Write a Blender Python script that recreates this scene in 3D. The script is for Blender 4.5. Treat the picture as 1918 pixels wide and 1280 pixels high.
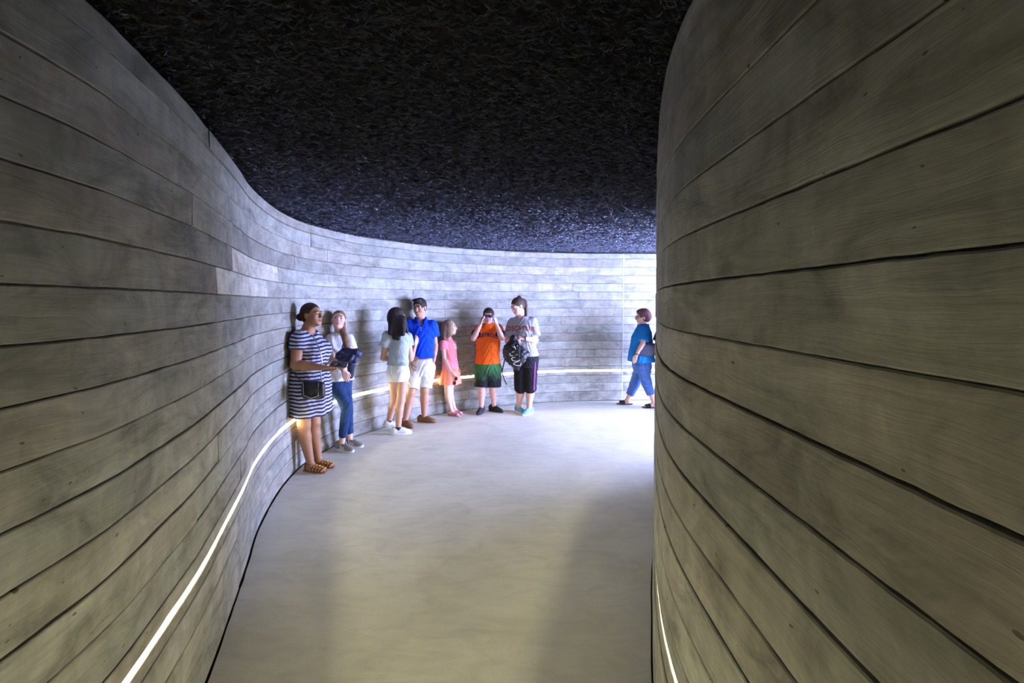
import bpy, math, random
import numpy as np
from mathutils import Vector, Matrix
from mathutils.bvhtree import BVHTree

random.seed(7)
RNG = np.random.default_rng(11)
SC = bpy.context.scene
COL = SC.collection
for o in list(bpy.data.objects):
    bpy.data.objects.remove(o)

# ------------------------------------------------------------------ camera
EYE = 1.6
FPX = 853.0
cam_data = bpy.data.cameras.new('camera')
cam_data.sensor_width = 36.0
cam_data.lens = 36.0 * FPX / 1918.0
cam_data.shift_y = -43.0 / 1918.0
cam_data.clip_start = 0.02
cam = bpy.data.objects.new('camera', cam_data)
COL.objects.link(cam)
PITCH = math.atan(30 / FPX)
cam.location = (0, 0, EYE)
cam.rotation_euler = (math.pi / 2 - PITCH, 0, 0)
SC.camera = cam

# ------------------------------------------------------------------ light
SKY_STRENGTH = 88.0
SUN_STRENGTH = 440.0
LED_STRENGTH = 106.0
world = bpy.data.worlds.new('overcast_sky')
SC.world = world
world.use_nodes = True
wn = world.node_tree
bg = wn.nodes['Background']
bg.inputs['Color'].default_value = (0.46, 0.535, 1.0, 1)
bg.inputs['Strength'].default_value = SKY_STRENGTH
# the mouth of the passage, to the right of the frame, where daylight comes in
PORT_A, PORT_B = (5.0, 3.9), (6.2, 7.15)      # its two jambs in plan
pl = bpy.data.lights.new('doorway_portal', 'AREA')
pl.shape = 'RECTANGLE'
pl.size = 2.39
pl.size_y = math.dist(PORT_A, PORT_B)
pl.cycles.is_portal = True
po = bpy.data.objects.new('doorway_portal', pl)
COL.objects.link(po)
po.location = ((PORT_A[0] + PORT_B[0]) / 2, (PORT_A[1] + PORT_B[1]) / 2, 1.2)
po.rotation_euler = (0, math.radians(90), -math.atan2(PORT_B[0] - PORT_A[0], PORT_B[1] - PORT_A[1]))
sl = bpy.data.lights.new('sun', 'SUN')       # high sun behind the passage: it only reaches the court outside
sl.energy = SUN_STRENGTH
sl.color = (0.44, 0.53, 1.0)
sl.angle = math.radians(0.6)
so = bpy.data.objects.new('sun', sl)
COL.objects.link(so)
so.rotation_euler = (0, math.radians(-18), math.radians(10))
SC.view_settings.view_transform = 'Standard'
SC.view_settings.look = 'None'
SC.view_settings.gamma = 1.0
SC.view_settings.use_curve_mapping = False
SC.view_settings.exposure = 0.0
try:
    SC.cycles.use_denoising = True
    SC.cycles.max_bounces = 6
    SC.cycles.diffuse_bounces = 5
    SC.cycles.sample_clamp_indirect = 30.0
except Exception:
    pass


# ------------------------------------------------------------------ materials
def new_mat(name):
    m = bpy.data.materials.new(name)
    m.use_nodes = True
    nt = m.node_tree
    return m, nt, nt.nodes['Principled BSDF']


def N(nt, kind, **kw):
    n = nt.nodes.new(kind)
    for k, v in kw.items():
        if k in n.inputs:
            n.inputs[k].default_value = v
        else:
            setattr(n, k, v)
    return n


def ramp(nt, src, stops):
    r = nt.nodes.new('ShaderNodeValToRGB')
    el = r.color_ramp.elements
    while len(el) < len(stops):
        el.new(0.5)
    for e, (p, c) in zip(el, stops):
        e.position = p
        e.color = (c, c, c, 1) if isinstance(c, (int, float)) else (*c, 1)
    nt.links.new(src, r.inputs['Fac'])
    return r.outputs['Color']


def mul(nt, a, b, mode='MULTIPLY', fac=1.0):
    m = nt.nodes.new('ShaderNodeMix')
    m.data_type = 'RGBA'
    m.blend_type = mode
    if isinstance(fac, (int, float)):
        m.inputs['Factor'].default_value = fac
    else:
        nt.links.new(fac, m.inputs['Factor'])
    for s, v in ((m.inputs[6], a), (m.inputs[7], b)):
        if isinstance(v, tuple):
            s.default_value = (*v, 1)
        else:
            nt.links.new(v, s)
    return m.outputs[2]


def noise(nt, vec, scale, detail=4, rough=0.55, dist=0.0):
    n = N(nt, 'ShaderNodeTexNoise', Scale=scale, Detail=detail, Roughness=rough, Distortion=dist)
    nt.links.new(vec, n.inputs['Vector'])
    return n.outputs['Fac']


def mapping(nt, vec, scale, loc=(0, 0, 0)):
    m = nt.nodes.new('ShaderNodeMapping')
    m.inputs['Scale'].default_value = scale
    m.inputs['Location'].default_value = loc
    nt.links.new(vec, m.inputs['Vector'])
    return m.outputs['Vector']


def concrete_boards(name, base, relief=1.0):
    """board formed concrete: grain runs along u, marks and pits on top"""
    m, nt, bs = new_mat(name)
    uv = nt.nodes.new('ShaderNodeUVMap').outputs['UV']
    oi = nt.nodes.new('ShaderNodeObjectInfo')
    # each board has its own stretch of grain
    add = N(nt, 'ShaderNodeVectorMath', operation='ADD')
    sc = N(nt, 'ShaderNodeVectorMath', operation='SCALE')
    cx = nt.nodes.new('ShaderNodeCombineXYZ')
    nt.links.new(oi.outputs['Random'], cx.inputs['X'])
    nt.links.new(oi.outputs['Random'], cx.inputs['Z'])
    nt.links.new(cx.outputs[0], sc.inputs[0])
    sc.inputs['Scale'].default_value = 37.0
    nt.links.new(uv, add.inputs[0])
    nt.links.new(sc.outputs[0], add.inputs[1])
    uv0 = add.outputs[0]
    wn_ = N(nt, 'ShaderNodeTexNoise', Scale=1.0, Detail=3)
    nt.links.new(mapping(nt, uv0, (2.4, 7.0, 1)), wn_.inputs['Vector'])
    ctr = N(nt, 'ShaderNodeVectorMath', operation='SUBTRACT')
    nt.links.new(wn_.outputs['Color'], ctr.inputs[0])
    ctr.inputs[1].default_value = (0.5, 0.5, 0.5)
    wsc = N(nt, 'ShaderNodeVectorMath', operation='MULTIPLY')
    nt.links.new(ctr.outputs[0], wsc.inputs[0])
    wsc.inputs[1].default_value = (0.10, 0.085, 0)
    wad = N(nt, 'ShaderNodeVectorMath', operation='ADD')
    nt.links.new(uv0, wad.inputs[0])
    nt.links.new(wsc.outputs[0], wad.inputs[1])
    uvr = wad.outputs[0]
    grain = noise(nt, mapping(nt, uvr, (1.7, 48, 1)), 1.0, 6, 0.62, 0.9)
    fine = noise(nt, mapping(nt, uvr, (11, 190, 1)), 1.0, 3, 0.6, 0.6)
    blot = noise(nt, mapping(nt, uvr, (3.4, 6.5, 1)), 1.0, 8, 0.70, 0.7)
    vert = noise(nt, mapping(nt, uvr, (16, 2.2, 1)), 1.0, 4, 0.6, 0.2)
    big = noise(nt, mapping(nt, uvr, (0.9, 1.1, 1)), 1.0, 3, 0.5)
    att = nt.nodes.new('ShaderNodeAttribute')
    att.attribute_type = 'OBJECT'
    att.attribute_name = 'tone'
    c = mul(nt, base, ramp(nt, grain, [(0.28, 0.84), (0.52, 1.0), (0.75, 1.07)]))
    c = mul(nt, c, ramp(nt, fine, [(0.35, 0.95), (0.65, 1.03)]))
    c = mul(nt, c, ramp(nt, blot, [(0.32, 0.54), (0.48, 0.97), (0.66, 1.36)]))
    c = mul(nt, c, ramp(nt, vert, [(0.35, 0.88), (0.6, 1.05)]))
    tint = ramp(nt, big, [(0.38, (1.0, 0.955, 0.90)), (0.6, (0.97, 1.0, 0.98))])
    c = mul(nt, c, tint)
    c = mul(nt, c, att.outputs['Color'])
    # dark knots left by the boards
    kn = N(nt, 'ShaderNodeTexVoronoi', Scale=1.0)
    nt.links.new(mapping(nt, uvr, (2.2, 5.5, 1)), kn.inputs['Vector'])
    ks = N(nt, 'ShaderNodeSeparateColor')
    nt.links.new(kn.outputs['Color'], ks.inputs[0])
    kp = N(nt, 'ShaderNodeMath', operation='POWER')
    nt.links.new(ks.outputs[0], kp.inputs[0])
    kp.inputs[1].default_value = 2.5
    kd = ramp(nt, kn.outputs['Distance'], [(0.03, 1.0), (0.16, 0.0)])
    km = N(nt, 'ShaderNodeMath', operation='MULTIPLY')
    nt.links.new(kd, km.inputs[0])
    nt.links.new(kp.outputs[0], km.inputs[1])
    c = mul(nt, c, mul(nt, c, (0.48, 0.46, 0.42)), 'MIX', km.outputs[0])
    # air holes
    vo = N(nt, 'ShaderNodeTexVoronoi', Scale=1.0)
    nt.links.new(mapping(nt, uvr, (26, 48, 1)), vo.inputs['Vector'])
    hole_sz = N(nt, 'ShaderNodeSeparateColor')
    nt.links.new(vo.outputs['Color'], hole_sz.inputs[0])
    th = N(nt, 'ShaderNodeMath', operation='MULTIPLY')
    pw = N(nt, 'ShaderNodeMath', operation='POWER')
    nt.links.new(hole_sz.outputs[0], pw.inputs[0])
    pw.inputs[1].default_value = 5.0
    nt.links.new(pw.outputs[0], th.inputs[0])
    th.inputs[1].default_value = 0.19
    lt = N(nt, 'ShaderNodeMath', operation='LESS_THAN')
    nt.links.new(vo.outputs['Distance'], lt.inputs[0])
    nt.links.new(th.outputs[0], lt.inputs[1])
    c = mul(nt, c, (0.13, 0.11, 0.08), 'MIX', lt.outputs[0])
    nt.links.new(c, bs.inputs['Base Color'])
    bs.inputs['Roughness'].default_value = 0.82
    bs.inputs['Specular IOR Level'].default_value = 0.25
    h = mul(nt, ramp(nt, grain, [(0.25, 0.0), (0.75, 1.0)]), ramp(nt, fine, [(0.2, 0.4), (0.8, 1.0)]))
    h = mul(nt, h, ramp(nt, blot, [(0.2, 0.6), (0.8, 1.0)]))
    h = mul(nt, h, (0, 0, 0), 'MIX', lt.outputs[0])
    b = N(nt, 'ShaderNodeBump', Strength=0.55 * relief, Distance=0.004)
    nt.links.new(h, b.inputs['Height'])
    nt.links.new(b.outputs[0], bs.inputs['Normal'])
    return m


def plain(name, col, rough=0.6, var=0.15, scale=30, bump=0.0, bscale=300, spec=0.3, metal=0.0):
    m, nt, bs = new_mat(name)
    tc = nt.nodes.new('ShaderNodeTexCoord').outputs['Object']
    n = noise(nt, tc, scale, 4)
    c = mul(nt, col, ramp(nt, n, [(0.3, 1 - var), (0.7, 1 + var)]))
    nt.links.new(c, bs.inputs['Base Color'])
    bs.inputs['Roughness'].default_value = rough
    bs.inputs['Specular IOR Level'].default_value = spec
    bs.inputs['Metallic'].default_value = metal
    if bump:
        b = N(nt, 'ShaderNodeBump', Strength=bump, Distance=0.004)
        nt.links.new(noise(nt, tc, bscale, 3), b.inputs['Height'])
        nt.links.new(b.outputs[0], bs.inputs['Normal'])
    return m


def cloth(name, col, var=0.10, scale=14, sheen=0.1):
    m, nt, bs = new_mat(name)
    tc = nt.nodes.new('ShaderNodeTexCoord').outputs['Object']
    n = noise(nt, tc, scale, 5, 0.6, 0.6)
    c = mul(nt, col, ramp(nt, n, [(0.3, 1 - var), (0.7, 1 + var)]))
    nt.links.new(c, bs.inputs['Base Color'])
    bs.inputs['Roughness'].default_value = 0.9
    bs.inputs['Specular IOR Level'].default_value = 0.1
    fold = noise(nt, mapping(nt, tc, (1, 1, 0.45)), 16, 3, 0.5, 1.2)
    weave = noise(nt, tc, 420, 2)
    h = mul(nt, fold, weave, 'MIX', 0.08)
    b = N(nt, 'ShaderNodeBump', Strength=0.45, Distance=0.02)
    nt.links.new(h, b.inputs['Height'])
    nt.links.new(b.outputs[0], bs.inputs['Normal'])
    return m


def striped(name, ca, cb, period, duty):
    m, nt, bs = new_mat(name)
    tc = nt.nodes.new('ShaderNodeTexCoord').outputs['Object']
    sx = nt.nodes.new('ShaderNodeSeparateXYZ')
    nt.links.new(tc, sx.inputs[0])
    wob = noise(nt, mapping(nt, tc, (5, 5, 2)), 1.0, 2)
    mm = N(nt, 'ShaderNodeMath', operation='MULTIPLY_ADD')
    nt.links.new(wob, mm.inputs[0])
    mm.inputs[1].default_value = 0.05
    nt.links.new(sx.outputs['Z'], mm.inputs[2])
    dv = N(nt, 'ShaderNodeMath', operation='DIVIDE')
    nt.links.new(mm.outputs[0], dv.inputs[0])
    dv.inputs[1].default_value = period
    fr = N(nt, 'ShaderNodeMath', operation='FRACT')
    nt.links.new(dv.outputs[0], fr.inputs[0])
    c = ramp(nt, fr.outputs[0], [(0.0, ca), (duty - 0.03, ca), (duty + 0.03, cb), (1.0, cb)])
    nt.links.new(c, bs.inputs['Base Color'])
    bs.inputs['Roughness'].default_value = 0.9
    bs.inputs['Specular IOR Level'].default_value = 0.1
    fold = noise(nt, mapping(nt, tc, (1, 1, 0.4)), 14, 3, 0.5, 1.0)
    b = N(nt, 'ShaderNodeBump', Strength=0.6, Distance=0.02)
    nt.links.new(fold, b.inputs['Height'])
    nt.links.new(b.outputs[0], bs.inputs['Normal'])
    return m


def hair_mat(name, dark, light):
    m, nt, bs = new_mat(name)
    tc = nt.nodes.new('ShaderNodeTexCoord').outputs['Object']
    n = noise(nt, mapping(nt, tc, (120, 120, 9)), 1.0, 4, 0.6, 0.6)
    c = mul(nt, dark, light, 'MIX', ramp(nt, n, [(0.35, 0.0), (0.68, 1.0)]))
    nt.links.new(c, bs.inputs['Base Color'])
    bs.inputs['Roughness'].default_value = 0.6
    bs.inputs['Specular IOR Level'].default_value = 0.2
    b = N(nt, 'ShaderNodeBump', Strength=0.9, Distance=0.006)
    nt.links.new(n, b.inputs['Height'])
    nt.links.new(b.outputs[0], bs.inputs['Normal'])
    return m


def skin_mat(name, col):
    m, nt, bs = new_mat(name)
    tc = nt.nodes.new('ShaderNodeTexCoord').outputs['Object']
    n = noise(nt, tc, 18, 3)
    c = mul(nt, col, ramp(nt, n, [(0.3, (0.93, 0.90, 0.88)), (0.7, (1.05, 1.03, 1.02))]))
    nt.links.new(c, bs.inputs['Base Color'])
    bs.inputs['Roughness'].default_value = 0.5
    bs.inputs['Specular IOR Level'].default_value = 0.3
    return m


def two_tone(name, ca, cb, z0, z1, wob=0.05, axis='Z'):
    """a printed fade between two colours up the cloth"""
    m, nt, bs = new_mat(name)
    tc = nt.nodes.new('ShaderNodeTexCoord').outputs['Object']
    sx = nt.nodes.new('ShaderNodeSeparateXYZ')
    nt.links.new(tc, sx.inputs[0])
    nz = noise(nt, mapping(nt, tc, (22, 22, 9)), 1.0, 4, 0.6, 0.5)
    ad = N(nt, 'ShaderNodeMath', operation='MULTIPLY_ADD')
    nt.links.new(nz, ad.inputs[0])
    ad.inputs[1].default_value = wob * 2
    nt.links.new(sx.outputs[axis], ad.inputs[2])
    mr = N(nt, 'ShaderNodeMapRange')
    nt.links.new(ad.outputs[0], mr.inputs[0])
    mr.inputs[1].default_value = z0 + wob
    mr.inputs[2].default_value = z1 + wob
    c = mul(nt, ca, cb, 'MIX', mr.outputs[0])
    nt.links.new(c, bs.inputs['Base Color'])
    bs.inputs['Roughness'].default_value = 0.85
    bs.inputs['Specular IOR Level'].default_value = 0.1
    fold = noise(nt, mapping(nt, tc, (1, 1, 0.4)), 16, 3, 0.5, 1.0)
    b = N(nt, 'ShaderNodeBump', Strength=0.6, Distance=0.02)
    nt.links.new(fold, b.inputs['Height'])
    nt.links.new(b.outputs[0], bs.inputs['Normal'])
    return m


def glow(name, col, strength):
    m, nt, bs = new_mat(name)
    bs.inputs['Base Color'].default_value = (0.9, 0.9, 0.85, 1)
    bs.inputs['Emission Color'].default_value = (*col, 1)
    bs.inputs['Emission Strength'].default_value = strength
    return m


M = {}
M['board'] = concrete_boards('board_formed_concrete', (0.30, 0.296, 0.275))
M['core'] = plain('rough_concrete_core', (0.20, 0.19, 0.165), 0.95, 0.3, 40, 0.6, 120, 0.1)
M['joint'] = plain('dark_joint_filler', (0.075, 0.07, 0.06), 0.95, 0.2, 60, 0.4, 200, 0.1)
M['strip'] = glow('warm_white_diffuser', (1.0, 0.90, 0.53), LED_STRENGTH)
M['alu'] = plain('dark_anodised_channel', (0.03, 0.03, 0.03), 0.6, 0.05, 80)


# ------------------------------------------------------------------ object helpers
def link_mesh(name, verts, faces, mat, parent=None, smooth=True, uvs=None, sharp=None):
    me = bpy.data.meshes.new(name)
    me.from_pydata([tuple(v) for v in verts], [], faces)
    if uvs is not None:
        lay = me.uv_layers.new(name='UVMap')
        vi = np.empty(len(me.loops), dtype=np.int32)
        me.loops.foreach_get('vertex_index', vi)
        lay.data.foreach_set('uv', np.asarray(uvs, dtype=np.float32)[vi].ravel())
    if smooth:
        me.polygons.foreach_set('use_smooth', [True] * len(me.polygons))
        if sharp:
            me.set_sharp_from_angle(angle=math.radians(sharp))
    for mm in (mat if isinstance(mat, (list, tuple)) else [mat]):
        me.materials.append(mm)
    me.update()
    o = bpy.data.objects.new(name, me)
    COL.objects.link(o)
    if parent:
        o.parent = parent
    return o


def fast_mesh(name, V, F, mat, parent=None, smooth=True):
    """V (n,3), F (m,k) numpy"""
    me = bpy.data.meshes.new(name)
    n, k = F.shape
    me.vertices.add(len(V))
    me.vertices.foreach_set('co', np.ascontiguousarray(V, dtype=np.float32).ravel())
    me.loops.add(n * k)
    me.loops.foreach_set('vertex_index', np.ascontiguousarray(F, dtype=np.int32).ravel())
    me.polygons.add(n)
    me.polygons.foreach_set('loop_start', np.arange(0, n * k, k, dtype=np.int32))
    me.polygons.foreach_set('use_smooth', np.full(n, smooth))
    me.materials.append(mat)
    me.update(calc_edges=True)
    o = bpy.data.objects.new(name, me)
    COL.objects.link(o)
    if parent:
        o.parent = parent
    return o


def thing(name, label, cat, loc=(0, 0, 0), rz=0.0, group=None):
    o = bpy.data.objects.new(name, None)
    o.empty_display_size = 0.1
    COL.objects.link(o)
    o.location = loc
    o.rotation_euler = (0, 0, rz)
    o['label'] = label
    o['category'] = cat
    if group:
        o['group'] = group
    return o


def struct(o):
    o['kind'] = 'structure'
    return o


# ------------------------------------------------------------------ wall lines (plan, metres)
class Line:
    """smooth plan curve through points, by arc length; side=+1: the room lies to the right of travel"""

    def __init__(self, pts, side, straight=False):
        P = np.array(pts, float)
        if straight:
            Q = P
            dense = [Q[0]]
            for a, b in zip(Q[:-1], Q[1:]):
                for t in np.linspace(0, 1, 60)[1:]:
                    dense.append(a + (b - a) * t)
            D = np.array(dense)
        else:
            ext = np.vstack([2 * P[0] - P[1], P, 2 * P[-1] - P[-2]])
            D = []
            for i in range(1, len(ext) - 2):
                p0, p1, p2, p3 = ext[i - 1:i + 3]
                for t in np.linspace(0, 1, 24, endpoint=False):
                    D.append(0.5 * (2 * p1 + (p2 - p0) * t + (2 * p0 - 5 * p1 + 4 * p2 - p3) * t ** 2
                                    + (3 * p1 - p0 - 3 * p2 + p3) * t ** 3))
            D.append(P[-1])
            D = np.array(D)
            for _ in range(3):
                D[1:-1] = (D[:-2] + 2 * D[1:-1] + D[2:]) / 4
        self.D = D
        seg = np.linalg.norm(np.diff(D, axis=0), axis=1)
        self.S = np.concatenate([[0], np.cumsum(seg)])
        self.L = self.S[-1]
        T = np.gradient(D, self.S, axis=0)
        T /= np.linalg.norm(T, axis=1)[:, None]
        self.Nn = np.stack([T[:, 1], -T[:, 0]], 1) * side
        self.side = side

    def at(self, s, off=0.0):
        s = np.asarray(s, float)
        x = np.interp(s, self.S, self.D[:, 0])
        y = np.interp(s, self.S, self.D[:, 1])
        nx = np.interp(s, self.S, self.Nn[:, 0])
        ny = np.interp(s, self.S, self.Nn[:, 1])
        return x + nx * off, y + ny * off

    def s_at_y(self, y):
        i = int(np.argmin(np.abs(self.D[:, 1] - y)))
        return float(self.S[i])


LEFT = Line([(-1.55, -3.0), (-1.35, -2.0), (-1.2, -1.0), (-1.10, -0.1), (-1.06, 0.6), (-1.08, 0.95), (-1.11, 1.22), (-1.185, 1.5),
             (-1.29, 1.85), (-1.45, 2.28), (-1.61, 2.70), (-1.79, 3.15), (-1.965, 3.75), (-2.045, 4.2), (-2.06, 4.55),
             (-2.01, 4.88), (-1.88, 5.36), (-1.68, 5.72), (-1.36, 6.15), (-0.93, 6.56), (-0.42, 6.88), (-0.02, 7.06),
             (0.63, 7.27), (1.13, 7.36), (1.80, 7.39)], 1)
FAR = Line([(1.80, 7.39), (2.6, 7.42), (4.2, 7.40), (6.2, 7.15)], 1)
RIGHT = Line([(0.62, -3.0), (0.55, -2.0), (0.50, -1.0), (0.468, -0.2), (0.458, 0.4), (0.462, 0.85), (0.472, 1.2), (0.497, 1.42),
              (0.545, 1.65), (0.626, 1.95), (0.717, 2.25), (0.808, 2.55), (0.95, 2.95), (1.15, 3.42), (1.5, 3.93),
              (2.0, 4.34), (2.6, 4.50), (3.2, 4.52), (4.0, 4.36), (5.0, 3.9)], -1)

TOP = 2.39
ROW = 0.1325
EDGE_L = [2.39] + [2.3025 - 0.1325 * k for k in range(13)] + [0.572, 0.507, 0.477, 0.425, 0.300, 0.160, 0.006]
EDGE_R = [2.39] + [2.315 - 0.1325 * k for k in range(13)] + [0.592, 0.507, 0.477, 0.400, 0.268, 0.135, 0.006]
CEIL = 2.43
LED_Z0, LED_Z1 = 0.477, 0.507


def wall_core(name, line, thick=0.3):
    s = np.arange(0, line.L + 0.05, 0.1)
    s[-1] = line.L
    V, F = [], []
    n = len(s)
    prof = ((-0.013, -0.03), (-0.013, LED_Z0 - .004), (-0.06, LED_Z0 - .004), (-0.06, LED_Z1 + .004), (-0.013, LED_Z1 + .004),
            (-0.013, TOP - 0.004), (-0.12, TOP - 0.004), (-0.12, CEIL + 0.05), (-thick, CEIL + 0.05), (-thick, -0.03))
    for off, z in prof:
        x, y = line.at(s, off)
        V += [(a, b, z) for a, b in zip(x, y)]
    m = len(prof)
    for k in range(m):
        k2 = (k + 1) % m
        for i in range(n - 1):
            f = (k * n + i, k * n + i + 1, k2 * n + i + 1, k2 * n + i)
            F.append(f if line.side < 0 else f[::-1])
    F.append(tuple(k * n for k in range(m)))
    F.append(tuple(k * n + n - 1 for k in range(m))[::-1])
    return struct(link_mesh(name, V, F, M['core'], smooth=True, sharp=40))


def board(wall, line, s0, s1, z0, z1, ds, tone, rng, gap=0.004, proud=None, rough=1.0, back=-0.03):
    """one cast board face: its own bevels, slightly uneven edges and its own depth"""
    n = max(2, int(round((s1 - s0) / ds)) + 1)
    s = np.linspace(s0 + 0.0015, s1 - 0.0015, n)
    ob = (rng.uniform(0, 0.006) if proud is None else proud)
    ot = (rng.uniform(0, 0.006) if proud is None else proud)
    if n > 6:
        jl = np.convolve(rng.normal(0, 1, n + 4), [.2, .6, .2, 0, 0], 'same')[2:-2] * 0.0008 * rough
        ju = np.convolve(rng.normal(0, 1, n + 4), [.2, .6, .2, 0, 0], 'same')[2:-2] * 0.0008 * rough
    else:
        jl = ju = np.zeros(n)
    gl = gap * rng.uniform(0.3, 1.0)
    gu = gap * rng.uniform(0.3, 1.0)
    prof = [(z0 + gl + jl, np.full(n, back)), (z0 + gl + jl, np.full(n, ob - 0.003)), (z0 + gl + 0.003 + jl, np.full(n, ob)),
            (z1 - gu - 0.003 + ju, np.full(n, ot)), (z1 - gu + ju, np.full(n, ot - 0.003)), (z1 - gu + ju, np.full(n, back))]
    V, U, F = [], [], []
    for z, off in prof:
        x, y = line.at(s, 0.0)
        nx, ny = line.at(s, 1.0)
        V += list(zip(x + (nx - x) * off, y + (ny - y) * off, z))
        U += list(zip(s, z))
    m = len(prof)
    for k in range(m - 1):
        for i in range(n - 1):
            f = (k * n + i, k * n + i + 1, (k + 1) * n + i + 1, (k + 1) * n + i)
            F.append(f if line.side < 0 else f[::-1])
    a = tuple(k * n for k in range(m))
    b = tuple(k * n + n - 1 for k in range(m))
    F.append(a if line.side > 0 else a[::-1])
    F.append(b[::-1] if line.side > 0 else b)
    o = link_mesh('board', V, F, M['board'], parent=wall, uvs=U, sharp=35)
    o['tone'] = float(tone)
    return o


def clad(wall, line, edges, ds_fn, seed, tone_fn, rough_fn, fixed=None, lean=(2.2, 3.6), clear=0.0):
    rng = np.random.default_rng(seed)
    for r, (z1, z0) in enumerate(zip(edges[:-1], edges[1:])):
        if z0 == LED_Z0 and z1 == LED_Z1:
            continue                             # the light groove
        back = -0.055 if (z0 == LED_Z1 or z1 == LED_Z0) else -0.03
        cuts = [0.0]
        want = sorted((fixed or {}).get(r, []))
        s = rng.uniform(0.6, 2.6)
        while s < line.L - 0.5:
            if s > clear and all(abs(s - w) > 0.7 for w in want):
                cuts.append(s)
            s += rng.uniform(*lean)
        cuts = sorted(cuts + [w for w in want]) + [line.L]
        for a, b in zip(cuts[:-1], cuts[1:]):
            mid = (a + b) / 2
            ds, rough, tone = ds_fn(mid, a), rough_fn(mid), tone_fn(r, a, b, rng)
            board(wall, line, a, b, z0, z1, ds, tone, rng, gap=0.0032 if rough > 0.9 else 0.003, rough=rough,
                  proud=0.002 if back < -0.05 else None, back=back)


wall_left = wall_core('wall_left', LEFT)
sB4, sB5 = LEFT.s_at_y(2.50), LEFT.s_at_y(2.18)
FIX_L = {0: [LEFT.s_at_y(2.1)], 1: [LEFT.s_at_y(1.30), LEFT.s_at_y(5.5)], 2: [LEFT.s_at_y(2.45)], 4: [sB4], 5: [sB5], 3: [LEFT.s_at_y(2.5)]}


PALE = [1.02, 0.88, 1.13, 0.93, 1.15, 1.08, 0.99, 1.08, 0.94, 1.04, 0.90, 1.02, 0.93, 1.07, 1.0, 0.96]


def tone_left(r, a, b, rng):
    if r == 4 and abs(a - sB4) < .01:
        return 1.95
    if r == 5 and abs(a - sB5) < .01:
        return 1.80
    if r == 3 and abs(a - FIX_L[3][0]) < .01:
        return 0.86
    if r in (4, 5) and abs(b - (sB4 if r == 4 else sB5)) < .01:
        return 0.86
    t = rng.uniform(0.84, 1.10)
    if (a + b) / 2 > LEFT.s_at_y(4.4):
        t = PALE[r % len(PALE)] * rng.uniform(0.92, 1.07)
    return t


clad(wall_left, LEFT, EDGE_L, lambda m, a: 0.045 if m < LEFT.s_at_y(4.0) else 0.09, 5, tone_left,
     lambda m: 1.6 if m < LEFT.s_at_y(3) else 0.8, FIX_L, clear=LEFT.s_at_y(1.75))
wall_far = wall_core('wall_far', FAR)
clad(wall_far, FAR, EDGE_L, lambda m, a: 0.25, 9, lambda r, a, b, g: PALE[(r + 1) % len(PALE)] * g.uniform(0.90, 1.03), lambda m: 0.6)
wall_right = wall_core('wall_right', RIGHT)
clad(wall_right, RIGHT, EDGE_R, lambda m, a: 0.018 if a < RIGHT.s_at_y(3.2) else 0.08, 21,
     lambda r, a, b, g: g.uniform(0.86, 1.04), lambda m: 0.95, lean=(4.5, 6.5))
# vertical construction joint in the far corner
struct(link_mesh('trim_1', [(1.792, 7.384, 0), (1.808, 7.384, 0), (1.812, 7.42, 0), (1.788, 7.42, 0),
                            (1.792, 7.384, TOP), (1.808, 7.384, TOP), (1.812, 7.42, TOP), (1.788, 7.42, TOP)],
                 [(0, 1, 5, 4), (1, 2, 6, 5), (2, 3, 7, 6), (3, 0, 4, 7), (4, 5, 6, 7), (3, 2, 1, 0)],
                 plain('pale_joint_mortar', (0.42, 0.41, 0.39), 0.8, 0.1), smooth=False))
bx = link_mesh('wall_back', [(-1.9, -3.25, 0), (1.0, -3.25, 0), (1.0, -3.0, 0), (-1.9, -3.0, 0),
                             (-1.9, -3.25, CEIL + .05), (1.0, -3.25, CEIL + .05), (1.0, -3.0, CEIL + .05), (-1.9, -3.0, CEIL + .05)],
               [(0, 1, 5, 4), (1, 2, 6, 5), (2, 3, 7, 6), (3, 0, 4, 7), (4, 5, 6, 7), (3, 2, 1, 0)], M['core'], smooth=False)
struct(bx)


# ------------------------------------------------------------------ light strips
def light_strip(line, s0, s1, parent):
    s = np.arange(s0, s1, 0.06)
    n = len(s)

    def ribbon(name, prof, mat, jag=0.0):
        V, F = [], []
        for j, (off, z) in enumerate(prof):
            x, y = line.at(s, off)
            zz = np.full(n, z)
            V += list(zip(x, y, zz))
        for k in range(len(prof) - 1):
            for i in range(n - 1):
                f = (k * n + i, k * n + i + 1, (k + 1) * n + i + 1, (k + 1) * n + i)
                F.append(f if line.side < 0 else f[::-1])
        return link_mesh(name, V, F, mat, parent=parent)
    D = -0.014
    ribbon('diffuser', [(-0.016 + D, 0.4795), (-0.014 + D, 0.484), (-0.016 + D, 0.4885)], M['strip'])
    ribbon('diffuser', [(-0.016 + D, 0.4935), (-0.014 + D, 0.498), (-0.016 + D, 0.5045)], M['strip'])
    ribbon('channel', [(-0.030 + D, 0.478), (-0.014 + D, 0.478), (-0.014 + D, 0.479), (-0.018 + D, 0.4795), (-0.018 + D, 0.4885),
                       (-0.0125 + D, 0.4889), (-0.0125 + D, 0.4931), (-0.018 + D, 0.4935), (-0.018 + D, 0.5045), (-0.014 + D, 0.505),
                       (-0.014 + D, 0.506), (-0.030 + D, 0.506)], M['alu'])


t = thing('light_strip', 'long warm white light strip in a low groove along the left and far walls', 'light')
light_strip(LEFT, 0.05, LEFT.L + 0.03, t)
light_strip(FAR, 0.0, FAR.L, t)
t = thing('light_strip', 'warm white light strip in a low groove along the curved right wall', 'light')
light_strip(RIGHT, 0.05, RIGHT.L, t)

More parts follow.
